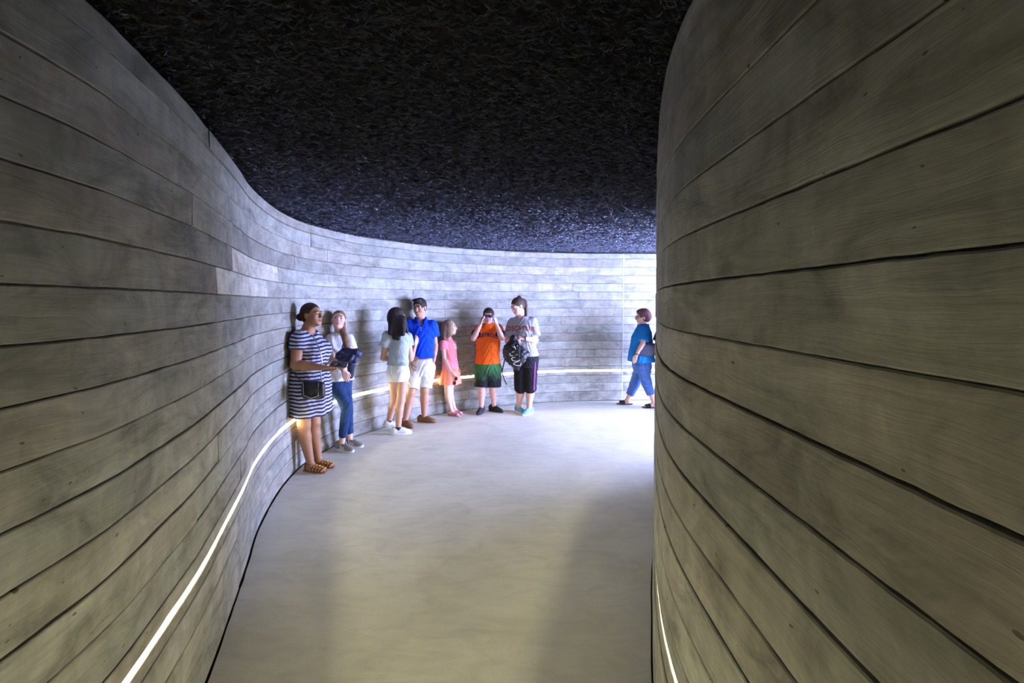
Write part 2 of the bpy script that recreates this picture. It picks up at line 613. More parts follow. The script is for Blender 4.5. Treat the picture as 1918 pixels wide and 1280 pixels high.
# ------------------------------------------------------------------ floor
lx, ly = LEFT.at(np.arange(0, LEFT.L - 0.02, 0.08), 0.011)
fx, fy = FAR.at(np.arange(0.05, FAR.L, 0.2), 0.012)
rx, ry = RIGHT.at(np.arange(0, RIGHT.L, 0.08), 0.013)
ring = list(zip(lx, ly)) + list(zip(fx, fy)) + list(zip(rx, ry))[::-1]
rr = np.random.default_rng(3)
ring = [(x + rr.normal(0, .0012), y + rr.normal(0, .0012)) for x, y in ring]
nR = len(ring)
V = [(x, y, 0.0) for x, y in ring] + [(x, y, -0.05) for x, y in ring]
from mathutils.geometry import tessellate_polygon
tris = tessellate_polygon([[Vector((x, y, 0)) for x, y in ring]])
F = []
for a, b, c in tris:
    va, vb, vc = (Vector(V[i]) for i in (a, b, c))
    F.append((a, b, c) if (vb - va).cross(vc - va).z > 0 else (c, b, a))
F += [(i, nR + i, nR + (i + 1) % nR, (i + 1) % nR) for i in range(nR)]


def floor_mat():
    m, nt, bs = new_mat('trowelled_concrete_floor')
    tc = nt.nodes.new('ShaderNodeTexCoord').outputs['Object']
    a = noise(nt, tc, 1.1, 6, 0.6, 0.8)
    b2 = noise(nt, mapping(nt, tc, (1.0, 2.6, 1)), 3.5, 8, 0.7, 1.2)
    f = noise(nt, tc, 90, 4, 0.7)
    c = mul(nt, (0.67, 0.66, 0.59), ramp(nt, a, [(0.3, 0.86), (0.7, 1.08)]))
    c = mul(nt, c, ramp(nt, b2, [(0.3, 0.86), (0.55, 1.0), (0.75, 1.06)]))
    c = mul(nt, c, ramp(nt, f, [(0.3, 0.95), (0.7, 1.04)]))
    vo = N(nt, 'ShaderNodeTexVoronoi', Scale=5.0)
    nt.links.new(mapping(nt, tc, (1, 1, 1), (3.3, 1.7, 0)), vo.inputs['Vector'])
    sp = N(nt, 'ShaderNodeSeparateColor')
    nt.links.new(vo.outputs['Color'], sp.inputs[0])
    pw = N(nt, 'ShaderNodeMath', operation='POWER')
    nt.links.new(sp.outputs[0], pw.inputs[0])
    pw.inputs[1].default_value = 8
    th = N(nt, 'ShaderNodeMath', operation='MULTIPLY')
    nt.links.new(pw.outputs[0], th.inputs[0])
    th.inputs[1].default_value = 0.05
    lt = N(nt, 'ShaderNodeMath', operation='LESS_THAN')
    nt.links.new(vo.outputs['Distance'], lt.inputs[0])
    nt.links.new(th.outputs[0], lt.inputs[1])
    c = mul(nt, c, (0.2, 0.185, 0.16), 'MIX', lt.outputs[0])
    nt.links.new(c, bs.inputs['Base Color'])
    nt.links.new(ramp(nt, b2, [(0.3, 0.72), (0.7, 0.55)]), bs.inputs['Roughness'])
    bs.inputs['Specular IOR Level'].default_value = 0.3
    b = N(nt, 'ShaderNodeBump', Strength=0.25, Distance=0.004)
    nt.links.new(mul(nt, b2, f, 'MIX', 0.3), b.inputs['Height'])
    nt.links.new(b.outputs[0], bs.inputs['Normal'])
    return m


struct(link_mesh('floor', V, F, floor_mat(), smooth=False))
struct(link_mesh('trim_2', [(-3.2, -3.3, -0.03), (4.8, -3.3, -0.03), (4.8, 8.5, -0.03), (-3.2, 8.5, -0.03),
                            (-3.2, -3.3, -0.2), (4.8, -3.3, -0.2), (4.8, 8.5, -0.2), (-3.2, 8.5, -0.2)],
                 [(0, 1, 2, 3), (7, 6, 5, 4), (0, 4, 5, 1), (1, 5, 6, 2), (2, 6, 7, 3), (3, 7, 4, 0)], M['joint'], smooth=False))
struct(link_mesh('ground', [(4.8, -8, -0.02), (26, -8, -0.02), (26, 20, -0.02), (4.8, 20, -0.02)], [(0, 1, 2, 3)],
                 plain('pale_gravel', (0.56, 0.545, 0.52), 0.95, 0.2, 8, 0.5, 60), smooth=False))

# ------------------------------------------------------------------ ceiling: a dark mat of short fibres
gx = np.arange(-3.2, 5.8, 0.06)
gy = np.arange(-3.3, 8.5, 0.06)
GX, GY = np.meshgrid(gx, gy, indexing='ij')
GZ = CEIL + 0.022 + RNG.normal(0, 0.004, GX.shape)
V = np.stack([GX, GY, GZ], -1).reshape(-1, 3)
ni, nj = GX.shape
I, J = np.meshgrid(np.arange(ni - 1), np.arange(nj - 1), indexing='ij')
a = (I * nj + J).ravel()
F = np.stack([a, a + 1, a + nj + 1, a + nj], 1)
M['fibre_bed'] = plain('black_mat', (0.03, 0.029, 0.03), 1.0, 0.4, 30, 0.8, 80, 0.0)
M['fibre'] = plain('dark_fibre', (0.072, 0.078, 0.118), 0.7, 0.5, 25, 0.0, spec=0.5)
ceiling = struct(fast_mesh('ceiling', V, F, M['fibre_bed']))
NF = 260000
fxs = RNG.uniform(-2.3, 4.4, NF)
fys = RNG.uniform(0.2, 7.6, NF)
ang = RNG.normal(0.18, 0.55, NF) + np.where(RNG.random(NF) < .5, 0, math.pi)
ln = RNG.uniform(0.018, 0.046, NF)
wd = RNG.uniform(0.002, 0.0045, NF)
zr = CEIL - 0.002 + 0.004 * np.sin(fxs * 6 + 2 * np.sin(fys * 4)) + RNG.uniform(-0.018, 0.012, NF)
zr = np.clip(zr, 2.412, 2.45)
dx, dy = np.cos(ang), np.sin(ang)
sag = RNG.uniform(0.003, 0.012, NF)
P0 = np.stack([fxs - dx * ln / 2, fys - dy * ln / 2, zr + sag], 1)
P1 = np.stack([fxs, fys, zr], 1)
P2 = np.stack([fxs + dx * ln / 2, fys + dy * ln / 2, zr + sag * RNG.uniform(-.3, 1.2, NF)], 1)
W = np.stack([-dy * wd / 2, dx * wd / 2, RNG.normal(0, .003, NF)], 1)
V = np.stack([P0 - W * .4, P0 + W * .4, P1 - W, P1 + W, P2 - W * .3, P2 + W * .3], 1).reshape(-1, 3)
b0 = np.arange(NF) * 6
F = np.concatenate([np.stack([b0, b0 + 1, b0 + 3, b0 + 2], 1), np.stack([b0 + 2, b0 + 3, b0 + 5, b0 + 4], 1)])
fo = fast_mesh('ceiling_fibres', V, F, M['fibre'], parent=ceiling, smooth=False)
fo['kind'] = 'stuff'


# ================================================================== figures: smooth blended surfaces
def smooth_table(z, v, lo, hi):
    zz = np.linspace(lo, hi, 240)
    t = np.interp(zz, z, v)
    k = np.ones(17) / 17
    for _ in range(2):
        p = np.pad(t, 8, mode='edge')
        t = np.convolve(p, k, 'valid')
    return zz, t


class Sdf:
    """a blended solid; each term is only evaluated near itself"""

    def __init__(self):
        self.t = []

    def add(self, fn, lo, hi, k=0.01, op='u'):
        self.t.append((fn, np.array(lo, float), np.array(hi, float), k, op))
        return self

    def cap(self, a, b, ra, rb=None, k=0.012, op='u', flat=False):
        a, b = np.array(a, float), np.array(b, float)
        rb = ra if rb is None else rb
        ba = b - a
        L2 = float(ba @ ba) + 1e-12
        L = math.sqrt(L2)

        def fn(X, Y, Z):
            t = ((X - a[0]) * ba[0] + (Y - a[1]) * ba[1] + (Z - a[2]) * ba[2]) / L2
            tc = np.clip(t, 0, 1)
            d = np.sqrt((X - a[0] - tc * ba[0]) ** 2 + (Y - a[1] - tc * ba[1]) ** 2 + (Z - a[2] - tc * ba[2]) ** 2) - (ra + (rb - ra) * tc)
            if flat:
                d = np.maximum(d, (t - 1) * L)
            return d
        r = max(ra, rb)
        return self.add(fn, np.minimum(a, b) - r, np.maximum(a, b) + r, k, op)

    def ell(self, c, r, R=None, k=0.012, op='u', power=2.0):
        c, r = np.array(c, float), np.array(r, float)

        def fn(X, Y, Z):
            x, y, z = X - c[0], Y - c[1], Z - c[2]
            if R is not None:
                x, y, z = (R[0][0] * x + R[1][0] * y + R[2][0] * z, R[0][1] * x + R[1][1] * y + R[2][1] * z,
                           R[0][2] * x + R[1][2] * y + R[2][2] * z)
            if power == 2.0:
                k0 = np.sqrt((x / r[0]) ** 2 + (y / r[1]) ** 2 + (z / r[2]) ** 2)
            else:
                k0 = (np.abs(x / r[0]) ** power + np.abs(y / r[1]) ** power + np.abs(z / r[2]) ** power) ** (1 / power)
            k1 = np.sqrt((x / r[0] ** 2) ** 2 + (y / r[1] ** 2) ** 2 + (z / r[2] ** 2) ** 2) + 1e-9
            return k0 * (k0 - 1) / k1 if power == 2.0 else (k0 - 1) * r.min()
        m = r.max() if R is not None else r
        return self.add(fn, c - m, c + m, k, op)

    def loft(self, st, k=0.015, n=2.3, fold=None, op='u', cap0=0.0, cap1=0.0):
        """st: rows z, cx, cy, rx, ry"""
        st = np.array(st, float)
        st = st[np.argsort(st[:, 0])]
        z0, z1 = st[0, 0], st[-1, 0]
        tabs = [smooth_table(st[:, 0], st[:, i], z0, z1) for i in range(1, 5)]

        def fn(X, Y, Z):
            q = [np.interp(Z.ravel(), *tb).reshape(Z.shape) for tb in tabs]
            x, y = X - q[0], Y - q[1]
            rx, ry = q[2], q[3]
            if fold:
                th = np.arctan2(y, x)
                w = np.clip((Z - fold[3]) / (fold[4] - fold[3]), 0, 1)
                f = 1 + fold[0] * w * (np.sin(fold[1] * th + fold[2]) + 0.5 * np.sin(fold[1] * 1.7 * th + 2))
            else:
                f = 1.0
            d = ((np.abs(x / rx) ** n + np.abs(y / ry) ** n) ** (1 / n) - f) * np.minimum(rx, ry)
            return np.maximum(d, np.maximum(z0 - Z, Z - z1))
        R = max(st[:, 3].max(), st[:, 4].max()) * 1.15
        lo = (st[:, 1].min() - R, st[:, 2].min() - R, z0)
        hi = (st[:, 1].max() + R, st[:, 2].max() + R, z1)
        return self.add(fn, lo, hi, k, op)

    def plane(self, c, n):
        """keeps the side that n points away from"""
        c, n = np.array(c, float), np.array(n, float)
        n = n / np.linalg.norm(n)
        return self.add(lambda X, Y, Z: (X - c[0]) * n[0] + (Y - c[1]) * n[1] + (Z - c[2]) * n[2], (-9, -9, -9), (9, 9, 9), 0, 'i')

    def mesh(self, h=0.008, hf=0.004, fine=()):
        lo = np.min([t[1] for t in self.t if t[4] == 'u'], axis=0) - 0.02
        hi = np.max([t[2] for t in self.t if t[4] == 'u'], axis=0) + 0.02
        axes = []
        for ax in range(3):
            iv = [(c[ax] - r[ax], c[ax] + r[ax]) for c, r in fine]
            p = [lo[ax]]
            while p[-1] < hi[ax]:
                s = hf if any(a <= p[-1] <= b for a, b in iv) else h
                p.append(p[-1] + s)
            axes.append(np.array(p))
        D = np.full([len(a) for a in axes], 0.5, np.float32)
        for fn, a, b, k, op in self.t:
            pad = k + 0.02
            sl = []
            for ax in range(3):
                i0 = max(0, np.searchsorted(axes[ax], a[ax] - pad) - 1)
                i1 = min(len(axes[ax]), np.searchsorted(axes[ax], b[ax] + pad) + 1)
                sl.append(slice(i0, i1))
            if any(s.stop <= s.start for s in sl):
                continue
            X = axes[0][sl[0]][:, None, None]
            Y = axes[1][sl[1]][None, :, None]
            Z = axes[2][sl[2]][None, None, :]
            d = fn(X, Y, Z)
            cur = D[tuple(sl)]
            if op == 'u':
                if k > 0:
                    hh = np.maximum(k - np.abs(cur - d), 0) / k
                    new = np.minimum(cur, d) - hh * hh * k * 0.25
                else:
                    new = np.minimum(cur, d)
            elif op == 's':
                if k > 0:
                    hh = np.maximum(k - np.abs(cur + d), 0) / k
                    new = np.maximum(cur, -d) + hh * hh * k * 0.25
                else:
                    new = np.maximum(cur, -d)
            else:
                new = np.maximum(cur, d)
            D[tuple(sl)] = new
        return nets(D, axes)


def nets(D, axes):
    s = D < 0
    nx, ny, nz = D.shape
    c = s[:-1, :-1, :-1].astype(np.int8)
    tot = np.zeros_like(c)
    for i in (0, 1):
        for j in (0, 1):
            for k in (0, 1):
                tot += s[i:nx - 1 + i, j:ny - 1 + j, k:nz - 1 + k]
    I, J, K = np.nonzero((tot > 0) & (tot < 8))
    P = np.zeros((len(I), 3))
    W = np.zeros(len(I))
    for a in range(3):
        for u in (0, 1):
            for v in (0, 1):
                o = [0, 0, 0]
                o[(a + 1) % 3], o[(a + 2) % 3] = u, v
                va = D[I + o[0], J + o[1], K + o[2]]
                e = list(o)
                e[a] = 1
                vb = D[I + e[0], J + e[1], K + e[2]]
                m = (va < 0) != (vb < 0)
                t = np.where(m, va / np.where(m, va - vb, 1), 0)
                q = np.array(o, float)[None, :].repeat(len(I), 0)
                q[:, a] = t
                P += q * m[:, None]
                W += m
    P /= W[:, None]
    P += np.stack([I, J, K], 1)
    for a in range(3):
        P[:, a] = np.interp(P[:, a], np.arange(len(axes[a])), axes[a])
    idx = np.full((nx - 1, ny - 1, nz - 1), -1, np.int32)
    idx[I, J, K] = np.arange(len(I))
    Q = []
    for a in range(3):
        b, d = (a + 1) % 3, (a + 2) % 3
        sl0 = [slice(None)] * 3
        sl1 = [slice(None)] * 3
        sl0[a], sl1[a] = slice(0, -1), slice(1, None)
        A, B = s[tuple(sl0)], s[tuple(sl1)]
        e = np.stack(np.nonzero(A != B), 1)
        ok = (e[:, b] > 0) & (e[:, d] > 0) & (e[:, b] < D.shape[b] - 1) & (e[:, d] < D.shape[d] - 1)
        e = e[ok]
        inside = A[e[:, 0], e[:, 1], e[:, 2]]
        q = []
        for db, dd in ((1, 1), (0, 1), (0, 0), (1, 0)):
            f = e.copy()
            f[:, b] -= db
            f[:, d] -= dd
            q.append(idx[f[:, 0], f[:, 1], f[:, 2]])
        q = np.stack(q, 1)
        q[~inside] = q[~inside][:, ::-1]
        Q.append(q)
    return P, np.concatenate(Q)


def ik(a, b, l1, l2, pole):
    a, b, pole = (np.array(v, float) for v in (a, b, pole))
    d = b - a
    L = np.linalg.norm(d)
    L = min(L, (l1 + l2) * 0.999)
    dn = d / np.linalg.norm(d)
    x = (l1 * l1 - l2 * l2 + L * L) / (2 * L)
    h = math.sqrt(max(l1 * l1 - x * x, 0))
    p = pole - dn * (pole @ dn)
    p /= np.linalg.norm(p) + 1e-9
    return a + dn * x + p * h


def tube(pts, r, n=6, closed=False):
    P = [Vector(p) for p in pts]
    V, F = [], []
    up = Vector((0.13, 0.31, 0.94))
    m = len(P)
    for i, p in enumerate(P):
        if closed:
            tdir = P[(i + 1) % m] - P[i - 1]
        else:
            tdir = P[min(i + 1, m - 1)] - P[max(i - 1, 0)]
        tdir.normalize()
        s = tdir.cross(up)
        if s.length < 1e-4:
            s = tdir.cross(Vector((1, 0, 0)))
        s.normalize()
        u = s.cross(tdir)
        rr = r[i] if isinstance(r, (list, tuple)) else r
        for j in range(n):
            a = 2 * math.pi * j / n
            V.append(p + (s * math.cos(a) + u * math.sin(a)) * rr)
    for i in range(m if closed else m - 1):
        for j in range(n):
            i2 = (i + 1) % m
            F.append((i * n + j, i * n + (j + 1) % n, i2 * n + (j + 1) % n, i2 * n + j))
    if not closed:
        F.append(tuple(range(n))[::-1])
        F.append(tuple((m - 1) * n + j for j in range(n)))
    return V, F


def merge(parts):
    V, F = [], []
    for v, f in parts:
        o = len(V)
        V += list(v)
        F += [tuple(i + o for i in q) for q in f]
    return V, F


def curve_pts(pts, n=24, closed=False):
    P = [np.array(p, float) for p in pts]
    if closed:
        ext = [P[-1]] + P + [P[0], P[1]]
    else:
        ext = [2 * P[0] - P[1]] + P + [2 * P[-1] - P[-2]]
    out = []
    segs = len(ext) - 3
    per = max(2, n // segs)
    for i in range(1, segs + 1):
        p0, p1, p2, p3 = ext[i - 1:i + 3]
        for t in np.linspace(0, 1, per, endpoint=False):
            out.append(0.5 * (2 * p1 + (p2 - p0) * t + (2 * p0 - 5 * p1 + 4 * p2 - p3) * t ** 2 + (3 * p1 - p0 - 3 * p2 + p3) * t ** 3))
    if not closed:
        out.append(ext[-2])
    return out


def sphere(c, r, nu=10, nv=8):
    V, F = [], []
    r = (r, r, r) if isinstance(r, (int, float)) else r
    for i in range(nv + 1):
        th = math.pi * i / nv
        for j in range(nu):
            ph = 2 * math.pi * j / nu
            V.append((c[0] + r[0] * math.sin(th) * math.cos(ph), c[1] + r[1] * math.sin(th) * math.sin(ph), c[2] + r[2] * math.cos(th)))
    for i in range(nv):
        for j in range(nu):
            F.append((i * nu + j, (i + 1) * nu + j, (i + 1) * nu + (j + 1) % nu, i * nu + (j + 1) % nu))
    return V, F


def rotm(yaw=0, pitch=0, roll=0):
    """yaw left(+), pitch up(+), roll; degrees; columns are the turned axes"""
    R = Matrix.Rotation(math.radians(yaw), 3, 'Z') @ Matrix.Rotation(math.radians(pitch), 3, 'X') @ Matrix.Rotation(math.radians(roll), 3, 'Y')
    return np.array(R)


M['eye_white'] = plain('eye_white', (0.34, 0.31, 0.30), 0.25, 0.02)
M['eye_dark'] = plain('eye_iris', (0.03, 0.018, 0.012), 0.2, 0.05)
M['rubber_white'] = plain('white_rubber', (0.72, 0.72, 0.70), 0.6, 0.05)
M['lace_white'] = plain('white_lace', (0.75, 0.77, 0.76), 0.9, 0.05)


class Figure:
    """local frame: y is where the body faces, x its right hand side; joints are given by where they
    stand in the photograph (pixel column, row, metres behind the body's own distance)"""

    def __init__(self, label, u, dist, facing, stature, girth, skin, name='person'):
        self.Y0 = dist
        self.u0 = u
        self.S = stature
        self.g = girth
        self.phi = math.radians(facing)
        self.loc = ((u - 959) * dist / FPX, dist, 0.0)
        self.rz = self.phi - math.pi / 2
        self.root = thing(name, label, 'person', self.loc, self.rz)
        self.skin = skin
        self.fine = []
        self.body = Sdf()

    def at(self, u, v, back=0.0):
        """local point seen at a pixel of the photograph, `back` metres beyond the figure's distance"""
        Y = self.Y0 + back
        c, s = math.cos(PITCH), math.sin(PITCH)
        a, b = (u - 959) / FPX, (597 - v) / FPX
        r = (a, c + b * s, -s + b * c)
        t = Y / r[1]
        return self.loc3(r[0] * t, Y, EYE + r[2] * t)

    def loc3(self, x, y, z):
        dx, dy = x - self.loc[0], y - self.loc[1]
        c, s = math.cos(self.rz), math.sin(self.rz)
        return np.array([dx * c + dy * s, -dx * s + dy * c, z])

    def world(self, p):
        c, s = math.cos(self.rz), math.sin(self.rz)
        return (self.loc[0] + p[0] * c - p[1] * s, self.loc[1] + p[0] * s + p[1] * c, p[2])

    def view_dir(self, dx, dy, dz):
        c, s = math.cos(self.rz), math.sin(self.rz)
        return np.array([dx * c + dy * s, -dx * s + dy * c, dz])

    # ---- body terms
    def head(self, c, hh, face_deg, pitch=0, roll=0, brow=1.0, child=False, fem=False):
        """c head centre (local), hh head height, face_deg world heading of the face"""
        k = hh / 0.225
        yaw = face_deg - math.degrees(self.phi)
        R = rotm(yaw, pitch, roll)
        self.hc, self.hR, self.hk = np.array(c), R, k
        B = self.body

        def P(x, y, z):
            return self.hc + R @ (np.array([x, y, z]) * k)
        self.hp = P

        def E(c3, r, kk=0.02, op='u'):
            B.ell(P(*c3), np.array(r) * k, R, kk * k, op)
        E((0, -0.014, 0.030), (.073, .092, .082))
        E((0, 0.028, -0.028), (.057, .062, .080), 0.03)
        E((0, 0.030, -0.070), (.047 if not child else .043, .050, .040), 0.025)
        E((0, 0.068, -0.094), (.020, .016, .016), 0.02)
        for s in (-1, 1):
            E((s * .036, .056, -.030), (.024, .022, .024), 0.018)
            E((s * .074, -.006, -.008), (.010, .020, .031), 0.006)
        B.cap(P(-.034, .078, .022), P(.034, .078, .022), .012 * k, k=.015 * k)
        B.cap(P(0, .086, .012), P(0, .105, -.026), .0075 * k, .0115 * k, k=.010 * k)
        for s in (-1, 1):
            E((s * .010, .095, -.032), (.008, .010, .007), 0.006)
            E((s * .031, .098, .004), (.016, .016, .010), 0.010, 's')
        E((0, .086, -.054), (.020, .010, .006), 0.006)
        E((0, .084, -.064), (.017, .010, .006), 0.006)
        self.fine.append((self.hc, (0.12 * k, 0.13 * k, 0.13 * k)))

    def face(self, smile=False, lip=(0.45, 0.2, 0.18), brow_mat=None, closed=False):
        P, k = self.hp, self.hk
        R = self.hR
        for s in (-1, 1):
            c = P(s * .031, .0760, .003)
            V, F = sphere((0, 0, 0), (.0120 * k, .0120 * k, .0075 * k))
            Vw = [R @ np.array(v) + c for v in V]
            eye = link_mesh('eye', Vw, F, M['eye_white'], self.root)
            if not closed:
                V2, F2 = sphere((0, .0085 * k, -.0005 * k), (.0066 * k, .005 * k, .0066 * k), 8, 6)
                link_mesh('iris', [R @ np.array(v) + c for v in V2], F2, M['eye_dark'], eye)
            if brow_mat:
                pts = curve_pts([P(s * .014, .093, .020), P(s * .03, .0915, .0275), P(s * .047, .079, .022)], 8)
                V3, F3 = tube(pts, [.003 * k] + [.0034 * k] * (len(pts) - 2) + [.0015 * k], 5)
                link_mesh('eyebrow', V3, F3, brow_mat, self.root)
        up = -.004 if smile else .0
        ml = plain('lip_tone', lip, 0.45, 0.05)
        w = .026 if smile else .021
        pts = curve_pts([P(-w, .083, -.055 - up), P(-w * .5, .0945, -.0565), P(0, .097, -.0565), P(w * .5, .0945, -.0565), P(w, .083, -.055 - up)], 12)
        n = len(pts)
        Va = tube(pts, [(.0016 + .003 * math.sin(math.pi * i / (n - 1))) * k for i in range(n)], 6)
        pts = curve_pts([P(-w, .082, -.055 - up), P(-w * .5, .092, -.066), P(0, .094, -.0675), P(w * .5, .092, -.066), P(w, .082, -.055 - up)], 12)
        Vb = tube(pts, [(.0016 + .0034 * math.sin(math.pi * i / (n - 1))) * k for i in range(n)], 6)
        mo = link_mesh('mouth', *merge([Va, Vb]), ml, self.root)
        if smile:
            pts = curve_pts([P(-w * .8, .087, -.058), P(0, .0965, -.061), P(w * .8, .087, -.058)], 10)
            link_mesh('teeth', *tube(pts, .004 * k, 6), M['rubber_white'], mo)

    def torso(self, pel, neck, st=None, female=False, belly=0.0):
        """pel: centre of pelvis (local), neck: base of the neck"""
        S, g = self.S, self.g
        self.pel, self.neck = np.array(pel), np.array(neck)
        z0, z1 = self.pel[2], self.neck[2]
        L = z1 - z0
        self.spine = lambda z: (np.interp(z, [z0 - .1 * L, z0, z1, z1 + .2 * L], [pel[0], pel[0], neck[0], neck[0]]),
                                np.interp(z, [z0 - .1 * L, z0, z1, z1 + .2 * L], [pel[1], pel[1], neck[1], neck[1]]))
        # fraction along the back, half width, half depth (of stature), forward shift
        prof = st or ([(-.17, .088, .072, -.004), (0, .100, .074, -.004), (.3, .074, .058, .002), (.52, .080, .062, .006), (.72, .086, .066, .008),
                       (.88, .086, .052, 0), (.97, .060, .038, -.003), (1.03, .036, .034, -.004)] if female else
                      [(-.17, .084, .066, 0), (0, .092, .068, 0), (.3, .082, .060, .002), (.55, .090, .064, .004), (.74, .097, .066, .004),
                       (.88, .094, .052, 0), (.97, .064, .040, -.003), (1.03, .038, .036, -.004)])
        self.prof = [(z0 + f * L, w * S * g, (d * S + belly * math.exp(-((f - .25) / .25) ** 2)) * g, sh * S + belly * .6 * math.exp(-((f - .25) / .25) ** 2))
                     for f, w, d, sh in prof]
        self.body.loft(self.stations(0.0), k=0.02)

    def stations(self, grow, zmin=None, zmax=None, flare=0.0):
        P = self.prof
        zs = [p[0] for p in P]
        lo = zs[0] if zmin is None else zmin
        hi = zs[-1] if zmax is None else zmax
        out = []
        for z in np.linspace(lo, hi, 16):
            w = np.interp(z, zs, [p[1] for p in P]) + grow
            d = np.interp(z, zs, [p[2] for p in P]) + grow
            sh = np.interp(z, zs, [p[3] for p in P])
            x, y = self.spine(z)
            f = flare * (hi - z) / (hi - lo)
            out.append((z, x, y + sh, w + f, d + f))
        return out

    def limb_arm(self, sh, el, wr, side, hand_dir, palm, curl=0.35, thick=1.0, spread=1.0, hand=True, pinch=False):
        S, g = self.S, (0.6 + 0.4 * self.g) * thick
        sh, el, wr = (np.array(v, float) for v in (sh, el, wr))
        B = self.body
        B.cap(sh, el, .031 * S * g, .0235 * S * g, k=.02)
        mid = el + (wr - el) * .3
        B.cap(el, mid, .0235 * S * g, .0245 * S * g, k=.012)
        B.cap(mid, wr, .0245 * S * g, .0155 * S * (0.8 + .2 * g), k=.012)
        if not hand:
            return
        k = S / 1.7 * 0.98
        d = np.array(hand_dir, float)
        d /= np.linalg.norm(d)
        n = np.array(palm, float)
        n = n - d * (n @ d)
        n /= np.linalg.norm(n)
        s = np.cross(d, n) * side      # towards the thumb
        r = .0105 * k
        base = wr + d * .012 * k
        lens = (.072, .080, .074, .058)
        for i, off in enumerate((.029, .010, -.009, -.027)):
            kn = wr + d * (.088 - abs(i - 1.2) * .006) * k + s * off * k * spread
            B.cap(base + s * off * .6 * k, kn, .0125 * k, .0105 * k, k=.012 * k)
            a = curl * (0.5 if pinch and i > 1 else 1.0)
            p = kn
            dd = d.copy()
            for j, fr in enumerate((.45, .32, .23)):
                ang = a * (0.9 if j == 0 else 1.1)
                # bend towards the palm normal
                dd = dd * math.cos(ang) + n * math.sin(ang)
                dd /= np.linalg.norm(dd)
                n2 = n - dd * (n @ dd)
                q = p + dd * lens[i] * fr * k
                B.cap(p, q, (.0092 - .0008 * j) * k, (.0088 - .001 * j) * k, k=.002)
                p = q
        t0 = wr + d * .025 * k + s * .022 * k + n * .006 * k
        t1 = t0 + (d * .030 + s * .022 + n * .016) * k
        t2 = t1 + (d * .026 + s * .004 + n * .016 * (1 + curl)) * k
        t3 = t2 + (d * .020 - s * .004 + n * .010 * (1 + curl)) * k
        B.cap(wr + d * .015 * k + s * .01 * k, t1, .013 * k, .0115 * k, k=.010 * k)
        B.cap(t1, t2, .0105 * k, .0095 * k, k=.003)
        B.cap(t2, t3, .0095 * k, .008 * k, k=.003)
        c = wr + d * .09 * k
        self.fine.append((c, (.10 * k, .10 * k, .10 * k)))
        return c

    def limb_leg(self, hip, knee, ank, thick=1.0, foot=None):
        S, g = self.S, self.g * thick
        hip, knee, ank = (np.array(v, float) for v in (hip, knee, ank))
        B = self.body
        B.cap(hip, knee, .053 * S * g, .034 * S * (0.5 + .5 * g), k=.025)
        ax = knee - ank
        back = np.array([0, -1.0, 0])
        calf = ank + ax * .68 + back * .008 * S
        B.cap(knee, calf, .033 * S * (.5 + .5 * g), .034 * S * (.4 + .6 * g), k=.02)
        B.cap(calf, ank, .034 * S * (.4 + .6 * g), .0205 * S, k=.02)
        B.cap(knee + np.array([0, .008 * S, .004 * S]), knee + np.array([0, .010 * S, -.004 * S]), .026 * S * (.5 + .5 * g), k=.02)

    def bare_foot(self, ank, yaw, L, pitch=0):
        """a foot flat on the floor under the ankle; yaw in the body's frame, degrees"""
        B = self.body
        a = math.radians(yaw)
        f = np.array([math.sin(a), math.cos(a), 0])
        s = np.array([math.cos(a), -math.sin(a), 0])
        o = np.array([ank[0], ank[1], 0.014])
        B.ell(o - f * .02 * L / .25 + np.array([0, 0, .026]), (.030, .030, .030), None, .02)
        B.cap(np.array(ank), o + f * .06 * L / .25 + np.array([0, 0, .026]), .027, .021, k=.02)
        B.cap(o + np.array([0, 0, .018]), o + f * .13 * L / .25 + np.array([0, 0, .006]) , .028, .020, k=.015)
        for i, t in enumerate((.030, .014, 0, -.013, -.025)):
            q = o + f * (.13 - .006 * i) * L / .25 + s * t * .9
            B.cap(q, q + f * (.040 - .004 * i) * L / .25 - np.array([0, 0, .002]), .0095 - .0008 * i, .008 - .0008 * i, k=.005)
        self.fine.append((o + f * .09, (.11, .11, .05)))

    def neck_term(self, r=0.036):
        S = self.S
        top = self.hc + self.hR @ (np.array([0, -.018, -.055]) * self.hk)
        self.body.cap(self.neck + np.array([0, -.004 * S, -.03]), top, r * S * (.7 + .3 * self.g), r * S * .88 * (.8 + .2 * self.g), k=.03)

    def build_body(self, h=0.0085, hf=0.0042, name='body'):
        P, Q = self.body.mesh(h, hf, self.fine)
        return fast_mesh(name, P, Q, self.skin, self.root)

    def part(self, name, sdf, mat, h=0.008, fine=(), hf=0.005, parent=None, wrinkle=0.0):
        P, Q = sdf.mesh(h, hf, fine)
        if wrinkle:
            w = (np.sin(P[:, 2] * 55 + 7 * np.sin(P[:, 0] * 21) + 5 * np.sin(P[:, 1] * 17)) * np.sin(P[:, 0] * 23 + P[:, 1] * 19 + P[:, 2] * 9))
            c = P.mean(0)
            dirn = P - c
            dirn[:, 2] = 0
            dirn /= np.linalg.norm(dirn, axis=1)[:, None] + 1e-6
            P = P + dirn * (w * wrinkle)[:, None]
        return fast_mesh(name, P, Q, mat, parent or self.root)

    def shirt(self, mat, hem, top, sleeves, grow=0.016, flare=0.012, neck_cut=None, name='shirt', fold=None, sl_r=.040, tilt=0.0, k_sl=0.03, wrinkle=0.004, extra=None):
        """sleeves: list of (shoulder, elbow, fraction)"""
        s = Sdf()
        s.loft(self.stations(grow, hem, top, flare), k=0.02, fold=fold)
        for sh, el, fr in sleeves:
            sh, el = np.array(sh, float), np.array(el, float)
            e = sh + (el - sh) * fr
            s.cap(sh, e, sl_r * self.S * (.6 + .4 * self.g), (sl_r + .002) * self.S * (.6 + .4 * self.g), k=k_sl, flat=True)
